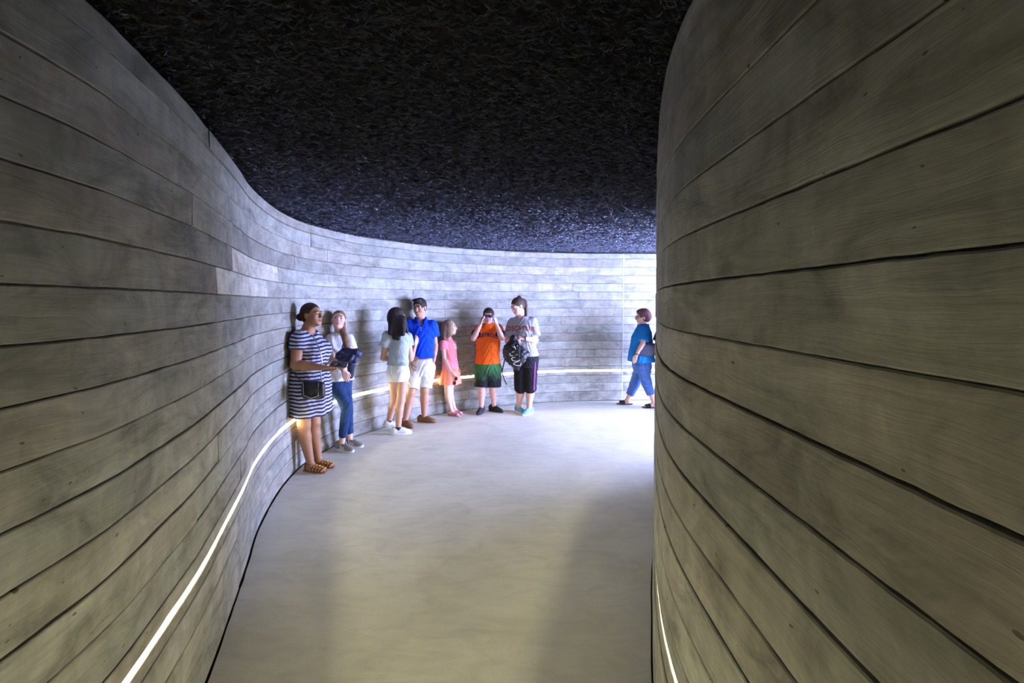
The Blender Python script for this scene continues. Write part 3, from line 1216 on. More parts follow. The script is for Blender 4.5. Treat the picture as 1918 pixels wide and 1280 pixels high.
        if extra:
            extra(s)
        if neck_cut:
            c, r = neck_cut
            s.ell(c, r, None, 0.006, 's')
        return self.part(name, s, mat, 0.008, wrinkle=wrinkle)

    def trousers(self, mat, legs, waist, grow=0.012, r0=.058, r1=.045, r2=None, name='trousers', k=0.02, crotch=None, wrinkle=0.003):
        """legs: list of [hip, knee, end] polylines; flat lower ends"""
        s = Sdf()
        s.loft(self.stations(grow, crotch or self.pel[2] - .075 * self.S, waist), k=0.02)
        S, g = self.S, self.g
        for L in legs:
            L = [np.array(p, float) for p in L]
            if len(L) == 2:
                s.cap(L[0], L[1], r0 * S * g, r1 * S * g, k=k, flat=True)
            else:
                s.cap(L[0], L[1], r0 * S * g, r1 * S * g, k=k)
                s.cap(L[1], L[2], r1 * S * g, (r2 or r1 * .75) * S * g, k=k, flat=True)
        return self.part(name, s, mat, 0.008, wrinkle=wrinkle)

    def shoe(self, at, yaw, L, mat, sole_mat, lace=None, pitch=0.0, z=0.0, low=False, stripes=None, name='shoe', toe_mat=None):
        """at: heel-side ankle point on the floor (local x, y); yaw degrees in the body's frame (0 = forward, + = to its right)"""
        q = L / 0.26
        s = Sdf()
        s.ell((0, -.055 * q, .045), (.033 * q, .045 * q, .046), None, .02)
        s.ell((0, .035 * q, .036), (.038 * q, .080 * q, .040), None, .03)
        s.ell((0, .105 * q, .026), (.041 * q, .062 * q, .028), None, .03)
        s.cap((0, -.045 * q, .05), (0, -.035 * q, .072 if low else .092), .032 * q, .033 * q, k=.02, flat=True)
        s.cap((0, .0, .06), (0, .06 * q, .055), .026 * q, .022 * q, k=.02)
        s.add(lambda X, Y, Z: 0.014 - Z + 0 * X + 0 * Y, (-9, -9, -9), (9, 9, 9), 0, 'i')
        P, Q = s.mesh(0.006, 0.006)
        a = math.radians(yaw)
        M3 = np.array([[math.cos(a), math.sin(a), 0], [-math.sin(a), math.cos(a), 0], [0, 0, 1]])
        pr = math.radians(pitch)
        M4 = np.array([[1, 0, 0], [0, math.cos(pr), math.sin(pr)], [0, -math.sin(pr), math.cos(pr)]])
        piv = np.array([0, .12 * q, 0])

        def tf(Pp):
            Pp = np.asarray(Pp, float)
            return ((Pp - piv) @ M4.T + piv) @ M3.T + np.array([at[0], at[1], z])
        o = fast_mesh(name, tf(P), Q, mat, self.root)
        # sole: outline swept up
        out = []
        for t in np.linspace(0, 2 * math.pi, 28, endpoint=False):
            yy = math.cos(t)
            w = (.034 + .010 * (yy + 1) / 2) * (1 - .10 * math.exp(-((yy + .1) / .35) ** 2))
            out.append((math.sin(t) * w * q * 1.02, (.035 + yy * .135) * q))
        V, F = [], []
        lev = ((0.0, .95), (0.004, 1.0), (0.020, 1.0), (0.024, .96))
        for zz, sc in lev:
            V += [(x * sc, .03 + (y - .03) * sc, zz + (0.004 if zz and y > .12 * q else 0)) for x, y in out]
        n = len(out)
        for r in range(len(lev) - 1):
            for i in range(n):
                F.append((r * n + i, r * n + (i + 1) % n, (r + 1) * n + (i + 1) % n, (r + 1) * n + i)[::-1])
        F.append(tuple(range(n)))
        F.append(tuple((len(lev) - 1) * n + i for i in range(n))[::-1])
        link_mesh('sole', tf(V), F, sole_mat, o, sharp=50)
        if lace:
            parts = []
            for i in range(4):
                y = (.015 + .019 * i) * q
                zt = .086 - .011 * i
                parts.append(tube(curve_pts([(-.024 * q, y, zt - .016), (0, y + .008, zt), (.024 * q, y, zt - .016)], 8), .0042, 5))
            parts.append(tube(curve_pts([(0, .012, .088), (.03, .03, .088), (.012, .05, .078)], 8), .003, 5))
            parts.append(tube(curve_pts([(0, .012, .088), (-.03, .03, .088), (-.012, .05, .078)], 8), .003, 5))
            V, F = merge(parts)
            link_mesh('laces', tf(V), F, lace, o)
        if stripes:
            parts = []
            for sd in (-1, 1):
                for i in range(3):
                    y = (.005 + .022 * i) * q
                    parts.append(tube(curve_pts([(sd * .027 * q, y - .005, .068 - .006 * i), (sd * .037 * q, y + .008, .045), (sd * .0405 * q, y + .02, .024)], 8), .0048, 5))
            for V, F in parts:
                link_mesh('stripe', tf(V), F, stripes, o)
        return o

    def hair_cap(self, mat, grow=.010, front=.055, slope=.35, low=-.02, extra=None, name='hair', k=.02, bump=None, h=.006):
        """skull cap of hair; the face side is cut by a slanting plane"""
        P, kk, R = self.hp, self.hk, self.hR
        s = Sdf()
        s.ell(P(0, -.016, .032), np.array([.074 + grow, .093 + grow, .083 + grow]) * kk, R, .02)
        s.ell(P(0, -.045, -.015), np.array([.064 + grow * .6, .058 + grow, .070]) * kk, R, .03)
        c = P(0, front, .045)
        n = R @ np.array([0, 1.0, -slope])
        s.plane(c, n)
        s.plane(P(0, -.03, low - .05), R @ np.array([0, .25, -1.0]))
        # free the ears and temples
        for sd in (-1, 1):
            s.ell(P(sd * .085, .022, -.030), np.array([.03, .040, .046]) * kk, R, .008, 's')
        if extra:
            extra(s)
        return self.part(name, s, mat, h)


def on_shirt(fig, shirt, text, centre, size, arch, mat, name, depth=0.003, squash=1.0, outline=None, parent=None):
    """flat lettering laid on the front of a shirt"""
    cu = bpy.data.curves.new(name, 'FONT')
    cu.body = text
    cu.size = size
    cu.align_x = 'CENTER'
    cu.align_y = 'CENTER'
    cu.extrude = 0.0
    cu.resolution_u = 3
    cu.offset = 0.0028
    tmp = bpy.data.objects.new(name, cu)
    COL.objects.link(tmp)
    dg = bpy.context.evaluated_depsgraph_get()
    me = bpy.data.meshes.new_from_object(tmp.evaluated_get(dg))
    bpy.data.objects.remove(tmp)
    V = np.array([v.co[:] for v in me.vertices])
    F = [tuple(p.vertices) for p in me.polygons]
    sm = shirt.data
    bvh = BVHTree.FromPolygons([v.co for v in sm.vertices], [tuple(p.vertices) for p in sm.polygons])
    out = []
    for x, y, _ in V:
        px = centre[0] - x * squash            # reads left to right when the wearer is seen from the front
        pz = centre[1] + y - arch * (x * squash) ** 2
        hit = bvh.ray_cast(Vector((px, 1.2, pz)), Vector((0, -1, 0)))
        py = hit[0].y + depth if hit[0] else 0.1
        out.append((px, py, pz))
    o = link_mesh(name, out, F, mat, parent or shirt, smooth=False)
    return o


class Held:
    """something carried: a thing of its own, built in its carrier's frame"""

    def __init__(self, fig, name, label, cat, base):
        self.f = fig
        self.b = np.array(base, float)
        self.root = thing(name, label, cat, fig.world(self.b), fig.rz)

    def mesh(self, name, VF, mat, parent=None, sharp=None):
        V, F = VF
        return link_mesh(name, [np.array(v, float) - self.b for v in V], F, mat, parent or self.root, sharp=sharp)

    def sdf(self, name, s, mat, h=0.006, wob=0.0, parent=None):
        P, Q = s.mesh(h, h)
        if wob:
            c = P.mean(0)
            d = P - c
            d /= np.linalg.norm(d, axis=1)[:, None]
            w = np.sin(P[:, 0] * 47 + 5 * np.sin(P[:, 2] * 31)) * np.sin(P[:, 2] * 39 + P[:, 1] * 51) + .5 * np.sin(P[:, 0] * 90 + P[:, 2] * 70)
            P = P + d * (w * wob)[:, None]
        return fast_mesh(name, P - self.b, Q, mat, parent or self.root)


def box_vf(c, ax, half):
    """oriented box; ax rows are unit axes"""
    c = np.array(c, float)
    ax = np.array(ax, float)
    V = []
    for i in (-1, 1):
        for j in (-1, 1):
            for k in (-1, 1):
                V.append(c + ax[0] * half[0] * i + ax[1] * half[1] * j + ax[2] * half[2] * k)
    F = [(0, 1, 3, 2), (4, 6, 7, 5), (0, 4, 5, 1), (2, 3, 7, 6), (0, 2, 6, 4), (1, 5, 7, 3)]
    return V, F


def sandal(fig, at, yaw, L, mat, strap_mat, strap_ys, r=.0075, ankle=True, beads=None, wide=1.0, z=0.0, pitch=0.0):
    q = L / 0.26
    a = math.radians(yaw)
    M3 = np.array([[math.cos(a), math.sin(a), 0], [-math.sin(a), math.cos(a), 0], [0, 0, 1]])

    def tf(Pp):
        return np.asarray(Pp, float) @ M3.T + np.array([at[0], at[1], z])
    out = []
    for t in np.linspace(0, 2 * math.pi, 28, endpoint=False):
        yy = math.cos(t)
        w = (.034 + .010 * (yy + 1) / 2) * (1 - .10 * math.exp(-((yy + .1) / .35) ** 2)) * wide
        out.append((math.sin(t) * w * q, (.045 + yy * .130) * q))
    V, F = [], []
    for zz in (0.0, 0.014):
        V += [(x, y, zz) for x, y in out]
    n = len(out)
    F += [(i, (i + 1) % n, n + (i + 1) % n, n + i)[::-1] for i in range(n)]
    F += [tuple(range(n)), tuple(n + i for i in range(n))[::-1]]
    o = link_mesh('sandal', tf(V), F, mat, fig.root, sharp=50)
    parts, bd = [], []
    for y in strap_ys:
        hgt = .030 + .040 * max(0, 1 - (y + .02) / .17)
        w = (.037 - .002 * (y < .05)) * wide
        pts = curve_pts([(-w * q, (y - .005) * q, .008), (-w * .85 * q, y * q, hgt * .75), (0, (y + .008) * q, hgt + .006), (w * .85 * q, y * q, hgt * .75),
                         (w * q, (y - .005) * q, .008)], 16)
        parts.append(tube(pts, r, 6))
        if beads:
            for k in range(2, len(pts) - 1, 3):
                bd.append(sphere(pts[k] + np.array([0, 0, r * .6]), r * 1.25, 7, 5))
    if ankle:
        pts = curve_pts([(math.sin(t) * .036 * q, (-.012 + math.cos(t) * .040) * q, .075 + .008 * math.cos(t)) for t in np.linspace(0, 2 * math.pi, 12, endpoint=False)], 24, True)
        parts.append(tube(pts, r * .8, 6, True))
        parts.append(tube(curve_pts([(0, -.052 * q, .078), (0, -.062 * q, .045), (0, -.06 * q, .01)], 8), r * 1.1, 6))
    V, F = merge(parts)
    link_mesh('straps', tf(V), F, strap_mat, o)
    if bd:
        V, F = merge(bd)
        link_mesh('beads', tf(V), F, beads, o)
    return o


# ------------------------------------------------------------------ 1: woman in the striped dress
skin_brown = skin_mat('brown_skin', (0.34, 0.175, 0.10))
hair_dark = hair_mat('dark_brown_hair', (0.020, 0.011, 0.008), (0.075, 0.038, 0.025))
M['stripe'] = striped('navy_striped_jersey', (0.022, 0.024, 0.075), (0.44, 0.43, 0.48), 0.0335, 0.49)
M['tan_leather'] = plain('tan_leather', (0.28, 0.11, 0.04), 0.45, 0.2, 40)
M['gold'] = plain('gilt_bead', (0.50, 0.27, 0.10), 0.35, 0.1, 30, metal=0.6)
f = Figure('woman in navy striped dress with hair in a bun, looking up from a phone', 588, 4.29, -8, 1.58, 1.16, skin_brown)
f.torso(f.at(580, 720), f.at(575, 621), female=True, belly=.015)
f.head(f.at(584, 590), .218, -14, 5, 0, fem=True)
f.neck_term(.036)
shR, elR, wrR = f.at(560, 635, -.16), f.at(553, 684, -.22), f.at(604, 689, -.22)
shL, elL, wrL = f.at(585, 636, .16), f.at(590, 684, .20), f.at(609, 693, .02)
hand1 = f.limb_arm(shR, elR, wrR, 1, f.view_dir(1, 0, .05), f.view_dir(0, .25, 1), .22, 1.12)
f.limb_arm(shL, elL, wrL, -1, f.view_dir(.8, -.5, 0), f.view_dir(0, .3, 1), .3, 1.12)
kR, aR = f.at(569, 795, -.07), f.at(577, 567, -.03)
kL, aL = f.at(588, 790, .06), f.at(592, 567, .09)
aR[2] = aL[2] = .075
f.limb_leg(f.at(571, 722, -.07), kR, aR, .93)
f.limb_leg(f.at(588, 722, .08), kL, aL, .93)
f.bare_foot(aR, 2, .25)
f.bare_foot(aL, -2, .25)
f.build_body()
f.face(brow_mat=hair_dark, lip=(.36, .13, .10))
P = f.hp


def bun(s):
    s.ell(P(0, -.128, -.012), (.040, .036, .038), None, .006)
    s.cap(P(0, -.09, .0), P(0, -.12, -.01), .028, k=.02)


f.hair_cap(hair_dark, .006, .050, .80, -.02, bun)
bust = f.hR  # frame reuse


def dress_bust(s):
    for sd in (-1, 1):
        c = f.at(590, 656, 0)
        s.ell((sd * .075, .052, 1.15), (.085, .070, .080), None, .05)
    s.ell((0, -.065, .86), (.15, .09, .13), None, .06)


dress = f.shirt(M['stripe'], .545, 1.345, [(shR, elR, .44), (shL, elL, .44)], .018, .034, (f.at(583, 610, -.03) + np.array([0, .035, 0]), (.088, .10, .085)),
                'dress', (.05, 6, .5, .95, .55), .045, extra=dress_bust, wrinkle=.003)
for sd, nm in ((1, 'earring'),):
    link_mesh(nm, *sphere(f.hp(.084, .002, -.034), .0065), M['gold'], f.root)
sandal(f, aR, 2, .25, M['tan_leather'], M['tan_leather'], (.02, .05, .08, .11, .14), .0085, True, M['gold'])
sandal(f, aL, -2, .25, M['tan_leather'], M['tan_leather'], (.02, .05, .08, .11, .14), .0085, True, M['gold'])
M['black_leather'] = plain('black_leather', (0.018, 0.018, 0.024), 0.35, 0.2, 50, 0.2, 300)
M['pale_piping'] = plain('pale_piping', (0.62, 0.60, 0.56), 0.5, 0.05)
M['steel'] = plain('steel_chain', (0.55, 0.55, 0.55), 0.3, 0.1, metal=0.9)
pc = f.at(587, 731, -.26)
H = Held(f, 'crossbody_purse', 'small black crossbody purse with pale piping hanging over the striped dress', 'purse', pc - np.array([0, 0, .085]))
ax = np.array([f.view_dir(.985, -.17, 0), f.view_dir(.17, .985, 0), (0, 0, 1)])
s = Sdf()
s.ell(pc, (.108, .032, .082), ax.T, .01, power=5.0)
H.sdf('pouch', s, M['black_leather'], .006)
flp = [(-.075, .072), (.075, .072), (.072, -.042), (0, -.066), (-.072, -.042)]
V = [pc + ax[0] * x + ax[2] * z - ax[1] * .036 for x, z in flp] + [pc + ax[0] * x + ax[2] * z - ax[1] * .028 for x, z in flp]
flap = H.mesh('flap', (V, [(0, 4, 3, 2, 1), (5, 6, 7, 8, 9)] + [(i, (i + 1) % 5, 5 + (i + 1) % 5, 5 + i) for i in range(5)]), M['black_leather'])
pts = [pc + ax[0] * x + ax[2] * z - ax[1] * .037 for x, z in [flp[0], flp[4], flp[3], flp[2], flp[1]]]
H.mesh('piping', tube(pts, .003, 5), M['pale_piping'], flap)
ch = curve_pts([pc + ax[0] * .085 + ax[2] * .07, f.at(601, 700, -.245), f.at(603, 675, -.20), f.at(598, 655, -.20), f.at(588, 633, -.13), f.at(578, 624, -.03)], 30)
H.mesh('chain_strap', tube(ch, .0045, 5), M['steel'])
ch = curve_pts([pc - ax[0] * .085 + ax[2] * .07, f.at(562, 712, -.275), f.at(551, 700, -.24), f.at(547, 694, -.10), f.at(553, 680, .03)], 24)
H.mesh('strap', tube(ch, .0045, 5), M['black_leather'])
# phone lying in her hand
M['phone_case'] = plain('grey_phone_case', (0.16, 0.155, 0.17), 0.35, 0.1)
M['phone_glass'] = plain('dark_phone_glass', (0.05, 0.05, 0.06), 0.08, 0.05)
phc = wrR + f.view_dir(.150, -.005, .030)
H = Held(f, 'phone', 'grey mobile phone held flat in the hand of the woman in stripes', 'phone', phc - np.array([0, 0, .006]))
a0 = f.view_dir(.95, .10, -.10)
a0 /= np.linalg.norm(a0)
a2 = f.view_dir(.05, -.62, .78)
a2 = a2 - a0 * (a0 @ a2)
a2 /= np.linalg.norm(a2)
a1 = np.cross(a2, a0)
axp = np.array([a0, a1, a2])
s = Sdf()
s.ell(phc, (.074, .037, .0055), axp.T, .0, power=7.0)
H.sdf('case', s, M['phone_case'], .0028)
H.mesh('screen', box_vf(phc + a2 * .0052, axp, (.066, .031, .0012)), M['phone_glass'])

# ------------------------------------------------------------------ 2: girl in the white t-shirt
skin_fair = skin_mat('fair_skin', (0.66, 0.42, 0.335))
hair_fair = hair_mat('light_brown_hair', (0.13, 0.065, 0.035), (0.36, 0.21, 0.12))
M['white_cotton'] = cloth('white_cotton', (0.74, 0.75, 0.76), .05)
M['jeans'] = cloth('blue_denim', (0.022, 0.048, 0.125), .25, 30)
M['grey_knit'] = plain('grey_knit_shoe', (0.22, 0.21, 0.195), 0.9, 0.15, 90, .4, 500)
f = Figure('girl in white t-shirt and jeans gazing upward, holding a navy jacket', 645, 4.94, -62, 1.50, .86, skin_fair)
f.torso(f.at(634, 714, .0), f.at(635, 628, .02), female=True)
f.head(f.at(634.5, 600, -.01), .212, -72, 17, -5, fem=True)
f.neck_term(.033)
shR, shL = f.at(619, 636, -.03), f.at(652, 635, .05)
elR, wrR = f.at(623, 674, -.13), f.at(643, 693, -.22)
elL, wrL = f.at(664, 672, -.02), f.at(647, 684, -.20)
f.limb_arm(shR, elR, wrR, 1, f.view_dir(.35, -.1, -.9), f.view_dir(-.3, .9, 0), .3, .95)
f.limb_arm(shL, elL, wrL, -1, f.view_dir(-.9, -.25, -.15), f.view_dir(0, .7, .6), .35, .95)
kR, aR = f.at(649, 763, -.13), f.at(637, 567, -.06)
kL, aL = f.at(651, 765, .02), f.at(652, 567, .08)
aR[2] = aL[2] = .085
f.limb_leg(f.at(626, 716, -.05), kR, aR, .78)
f.limb_leg(f.at(645, 716, .05), kL, aL, .78)
f.build_body()
f.face(brow_mat=hair_fair, lip=(.55, .27, .25))
P = f.hp


def tail(s):
    pts = curve_pts([P(-.05, -.06, -.04), f.at(642.5, 622, -.04), f.at(646.5, 634, -.135), f.at(650, 650, -.155), f.at(649, 657, -.165)], 10)
    for i in range(len(pts) - 1):
        r = .020 + .014 * math.sin(math.pi * (i + 1) / len(pts))
        s.cap(pts[i], pts[i + 1], r, k=.012)


f.hair_cap(hair_fair, .005, .050, .9, -.03, tail)
tee = f.shirt(M['white_cotton'], .755, 1.275, [(shR, elR, .58), (shL, elL, .55)], .018, .016, (f.at(637, 622, -.06) + np.array([0, .03, .02]), (.070, .08, .06)),
              't_shirt', (.03, 5, 1.0, .95, .76), .043, wrinkle=.004)
M['navy_print'] = plain('navy_print', (0.03, 0.035, 0.10), 0.8, 0.05)
M['aqua_print'] = plain('aqua_print', (0.25, 0.55, 0.60), 0.8, 0.25, 60)
on_shirt(f, tee, 'AC', (.0, 1.135), .062, 0, M['navy_print'], 'lettering')
on_shirt(f, tee, '~', (.0, 1.085), .16, 0, M['aqua_print'], 'print')
f.trousers(M['jeans'], [(f.at(626, 716, -.05), kR, aR + (kR - aR) * .17), (f.at(645, 716, .05), kL, aL + (kL - aL) * .19)], f.pel[2] + .10, .012, .058, .044, .034, 'jeans')
f.shoe(aR, -38, .255, M['grey_knit'], M['rubber_white'], M['lace_white'], stripes=M['lace_white'])
f.shoe(aL, -50, .255, M['grey_knit'], M['rubber_white'], M['lace_white'], stripes=M['lace_white'])
M['navy_nylon'] = plain('navy_nylon', (0.022, 0.027, 0.065), 0.5, 0.35, 40, .8, 60)
jc = f.at(653, 667, -.21)
H = Held(f, 'jacket', 'navy jacket bundled on the forearm of the girl in white', 'jacket', jc - np.array([0, 0, .1]))
s = Sdf()
s.cap(f.at(638, 667, -.24), f.at(668, 663, -.17), .055, .060, k=.03)
s.cap(f.at(642, 675, -.26), f.at(656, 672, -.25), .040, .045, k=.02)
s.cap(f.at(652, 658, -.22), f.at(667, 674, -.20), .035, .03, k=.01)
s.cap(f.at(658, 682, -.15), f.at(657, 704, -.11), .045, .030, k=.02)
s.cap(f.at(640, 662, -.27), f.at(664, 676, -.24), .022, .030, k=.008)
s.cap(f.at(643, 656, -.22), f.at(668, 660, -.22), .026, .030, k=.008)
H.sdf('bundle', s, M['navy_nylon'], .006, .004)

# ------------------------------------------------------------------ 3: girl with long dark hair, seen from behind
skin_tan = skin_mat('tan_skin', (0.52, 0.31, 0.215))
hair_black = hair_mat('black_hair', (0.010, 0.008, 0.009), (0.045, 0.032, 0.032))
M['grey_green_tee'] = cloth('grey_green_jersey', (0.36, 0.42, 0.43), .08)
M['white_denim'] = cloth('bleached_denim', (0.66, 0.67, 0.66), .14, 40)
M['canvas_white'] = plain('white_canvas', (0.72, 0.72, 0.71), 0.85, 0.06, 60, .3, 400)
M['navy_sock'] = cloth('dark_sock', (0.03, 0.03, 0.05))
f = Figure('girl with long black hair seen from behind, in grey tee and white denim shorts', 745, 5.5, 52, 1.57, .85, skin_tan)
f.torso(f.at(746, 695), f.at(745, 620, .02), female=True)
f.head(f.at(744, 594, .03), .215, 40, -2, 0, fem=True)
f.neck_term(.033)
shL, shR = f.at(725, 630, -.06), f.at(763, 632, .08)
elR, wrR = f.at(769, 672, .06), f.at(777, 649, .24)
elL, wrL = f.at(718, 671, .0), f.at(762, 674, .20)
f.limb_arm(shR, elR, wrR, 1, f.view_dir(.25, .25, .9), f.view_dir(-.7, .5, 0), .25)
f.limb_arm(shL, elL, wrL, -1, f.view_dir(.95, .1, .0), f.view_dir(0, -.8, .3), .25)
aR, aL = f.at(744, 567, -.02), f.at(727, 567, .12)
aR[2], aL[2] = .085, .135
kR, kL = f.at(751, 750, -.01), f.at(740, 752, .10)
hR, hL = f.at(755, 700, .03), f.at(737, 700, -.02)
f.limb_leg(hR, kR, aR, .98)
f.limb_leg(hL, kL, aL, .98)
f.build_body()
P = f.hp


def long_hair(s):
    s.ell(P(0, -.03, -.02), np.array([.088, .090, .11]), f.hR, .03)
    a = f.at(744, 606, -.03)
    for x0, x1, vb in ((-11, -19, 624), (-4, -9, 633), (4, 0, 634), (12, 11, 626)):
        s.cap(f.at(744 + x0 * .8, 600, -.03), f.at(746 + x1 * .8, vb, -.115), .052, .026, k=.03)
    s.cap(f.at(756, 596, .04), f.at(762, 622, .05), .032, .022, k=.03)
    s.ell(P(0, .085, -.035), np.array([.060, .055, .085]), f.hR, .01, 's')


f.hair_cap(hair_black, .012, .060, .5, -.30, long_hair)
f.shirt(M['grey_green_tee'], .845, 1.325, [(shR, elR, .42), (shL, elL, .45)], .020, .008, (f.at(748, 611, .08), (.07, .07, .055)), 't_shirt', (.03, 5, 2.0, 1.1, .85), .044, wrinkle=.006)
f.trousers(M['white_denim'], [(hR, hR + (kR - hR) * .15), (hL, hL + (kL - hL) * .15)], f.pel[2] + .10, .014, .063, .062, name='shorts', wrinkle=.004)
f.shoe(aR, 38, .25, M['canvas_white'], M['rubber_white'], M['lace_white'], low=True)
f.shoe(aL, 36, .25, M['canvas_white'], M['rubber_white'], M['lace_white'], pitch=22, low=True)
for a in (aR, aL):
    s = Sdf()
    s.cap(np.array([a[0], a[1], a[2] - .02]), np.array([a[0], a[1], a[2] + .012]), .035, .034, flat=True)
    f.part('sock', s, M['navy_sock'], .006)

# ------------------------------------------------------------------ 4: young man in the blue polo shirt
hair_short = hair_mat('short_black_hair', (0.010, 0.008, 0.008), (0.035, 0.026, 0.024))
skin_olive = skin_mat('olive_skin', (0.42, 0.235, 0.155))
M['blue_polo'] = cloth('royal_blue_pique', (0.008, 0.055, 0.62), .08)
M['blue_dark'] = cloth('dark_blue_collar', (0.006, 0.030, 0.34), .08)
M['khaki'] = cloth('pale_khaki', (0.62, 0.61, 0.60), .06)
M['brown_suede'] = plain('brown_suede', (0.20, 0.10, 0.045), 0.8, 0.2, 60, .3, 300)
f = Figure('young man in blue polo shirt and pale shorts smiling, leaning on the wall', 786, 6.05, -78, 1.69, .97, skin_olive)
f.torso(f.at(790, 686, .02), f.at(788, 601, .04))
f.head(f.at(786, 576, .0), .232, -103, -9, 0)
f.neck_term(.038)
shL, shR = f.at(809, 610, .06), f.at(768, 609, .0)
elL, wrL = f.at(815, 648, .08), f.at(812, 676, .02)
elR, wrR = f.at(764, 650, .02), f.at(770, 678, -.07)
f.limb_arm(shL, elL, wrL, -1, f.view_dir(-.3, -.1, -.95), f.view_dir(-.9, 0, .2), .3)
f.limb_arm(shR, elR, wrR, 1, f.view_dir(.3, -.2, -.9), f.view_dir(.9, 0, 0), .4)
aL, aR = f.at(793, 567, .0), f.at(758, 567, -.20)
aL[2] = aR[2] = .085
kL, kR = f.at(795, 732, -.01), f.at(770, 735, -.12)
hL, hR = f.at(801, 690, .04), f.at(779, 690, .0)
f.limb_leg(hL, kL, aL)
f.limb_leg(hR, kR, aR)
f.build_body()
f.face(smile=True, brow_mat=hair_short, lip=(.36, .16, .13))


def tuft(s):
    P = f.hp
    s.ell(P(.01, .052, .100), np.array([.060, .050, .026]), f.hR, .02)


f.hair_cap(hair_short, .009, .066, .30, .0, tuft)
polo = f.shirt(M['blue_polo'], .862, 1.38, [(shR, elR, .55), (shL, elL, .55)], .020, .008, (f.neck + np.array([0, .105, .0]), (.034, .055, .075)), 'polo_shirt', (.03, 5, .3, 1.2, .86), .048, wrinkle=.004)
nb = f.neck
V = []
parts = []
for sd in (-1, 1):
    pts = curve_pts([(nb[0] + sd * .005, nb[1] - .062, nb[2] + .050), (nb[0] + sd * .068, nb[1] - .015, nb[2] + .040), (nb[0] + sd * .058, nb[1] + .055, nb[2] + .018),
                     (nb[0] + sd * .036, nb[1] + .118, nb[2] - .040)], 12)
    parts.append(tube(pts, [.013] * (len(pts) - 1) + [.006], 7))
V, F = merge(parts)
link_mesh('collar', V, F, M['blue_dark'], polo)
for dz in (.0, .03):
    link_mesh('button', *sphere((nb[0], nb[1] + .132, nb[2] - .090 - dz), .006, 8, 6), M['rubber_white'], polo)
f.trousers(M['khaki'], [(hR, hR + (kR - hR) * .86), (hL, hL + (kL - hL) * .86)], f.pel[2] + .10, .014, .063, .056, name='shorts', wrinkle=.005)
f.shoe(aL, -62, .27, M['brown_suede'], M['brown_suede'], low=True)
f.shoe(aR, -30, .27, M['brown_suede'], M['brown_suede'], low=True)

# ------------------------------------------------------------------ 5: little girl in pink
hair_blond = hair_mat('dark_blond_hair', (0.16, 0.095, 0.055), (0.38, 0.27, 0.17))
M['pink_tee'] = cloth('pink_jersey', (0.88, 0.27, 0.31), .07)
M['coral'] = cloth('coral_jersey', (0.86, 0.27, 0.17), .08)
M['pink_rubber'] = plain('pink_sandal', (0.45, 0.14, 0.22), 0.5, 0.2, 60)
f = Figure('little girl in pink top and coral skirt standing in profile', 842, 6.42, -12, 1.335, .90, skin_fair)
f.torso(f.at(843, 687), f.at(839, 636))
f.head(f.at(842.5, 613.5, -.01), .205, 6, 2, 0, child=True)
f.neck_term(.033)
shR, elR, wrR = f.at(830, 644, -.13), f.at(832, 671, -.16), f.at(844, 695, -.20)
shL, elL, wrL = f.at(848, 644, .12), f.at(852, 668, .16), f.at(857, 690, .10)
f.limb_arm(shR, elR, wrR, 1, f.view_dir(.4, -.1, -.9), f.view_dir(.3, .9, .1), .4, .9)
f.limb_arm(shL, elL, wrL, -1, f.view_dir(.2, 0, -.95), f.view_dir(-.3, -.9, 0), .4, .9)
kR, aR = f.at(838, 734, -.03), f.at(845, 567, -.03)
kL, aL = f.at(843, 733, .06), f.at(850, 567, .07)
aR[2] = aL[2] = .07
f.limb_leg(f.at(838, 690, -.05), kR, aR, .95)
f.limb_leg(f.at(846, 690, .06), kL, aL, .95)
f.bare_foot(aR, 8, .20)
f.bare_foot(aL, 4, .20)
f.build_body()
f.face(brow_mat=hair_blond, lip=(.6, .3, .28))
P = f.hp


def bob(s):
    for x, y0, y1, zb in ((.060, -.02, -.03, -.14), (.052, -.07, -.085, -.165), (0, -.095, -.11, -.17), (-.052, -.07, -.085, -.165), (-.060, -.02, -.03, -.14), (.064, .012, .006, -.115)):
        s.cap(P(x, y0, .02), P(x * 1.15, y1, zb), .034, .022, k=.025)


f.hair_cap(hair_blond, .010, .052, .35, -.30, bob)
tee = f.shirt(M['pink_tee'], .66, 1.105, [(shR, elR, .42), (shL, elL, .45)], .016, .012, (f.at(842, 630, 0) + np.array([0, .02, .02]), (.055, .06, .05)), 't_shirt', (.03, 5, 1.0, .9, .66), .040, wrinkle=.003)
s = Sdf()
s.loft(f.stations(.014, .455, .73, .060), k=.01, fold=(.06, 9, .4, .70, .46))
f.part('skirt', s, M['coral'], .007)
M['white_print'] = plain('white_print', (0.80, 0.76, 0.74), 0.8, 0.2, 60)
on_shirt(f, tee, '*', (.0, .945), .24, 0, M['white_print'], 'print')
sandal(f, aR, 8, .20, M['pink_rubber'], M['pink_rubber'], (.0, .03, .06, .09, .12), .0085, True)
sandal(f, aL, 4, .20, M['pink_rubber'], M['pink_rubber'], (.0, .03, .06, .09, .12), .0085, True)
M['maroon_lens'] = plain('maroon_lens', (0.13, 0.015, 0.03), 0.12, 0.1)
gb = wrR + f.view_dir(.065, -.02, -.135)
H = Held(f, 'sunglasses', 'maroon sunglasses dangling from the hand of the little girl in pink', 'sunglasses', gb - np.array([0, 0, .04]))
fr = []
ax = np.array([f.view_dir(.35, 0, .93), f.view_dir(.93, 0, -.35), f.view_dir(0, 1, 0)])
for q in (-1, 1):
    c = gb + ax[0] * (.031 * q)
    fr.append(tube(curve_pts([c + ax[0] * .026 * math.cos(t) + ax[1] * .021 * math.sin(t) for t in np.linspace(0, 2 * math.pi, 10, endpoint=False)], 20, True), .0035, 5, True))
    s = Sdf()
    s.ell(c, (.026, .021, .004), ax.T, 0)
    H.sdf('lens', s, M['maroon_lens'], .003)
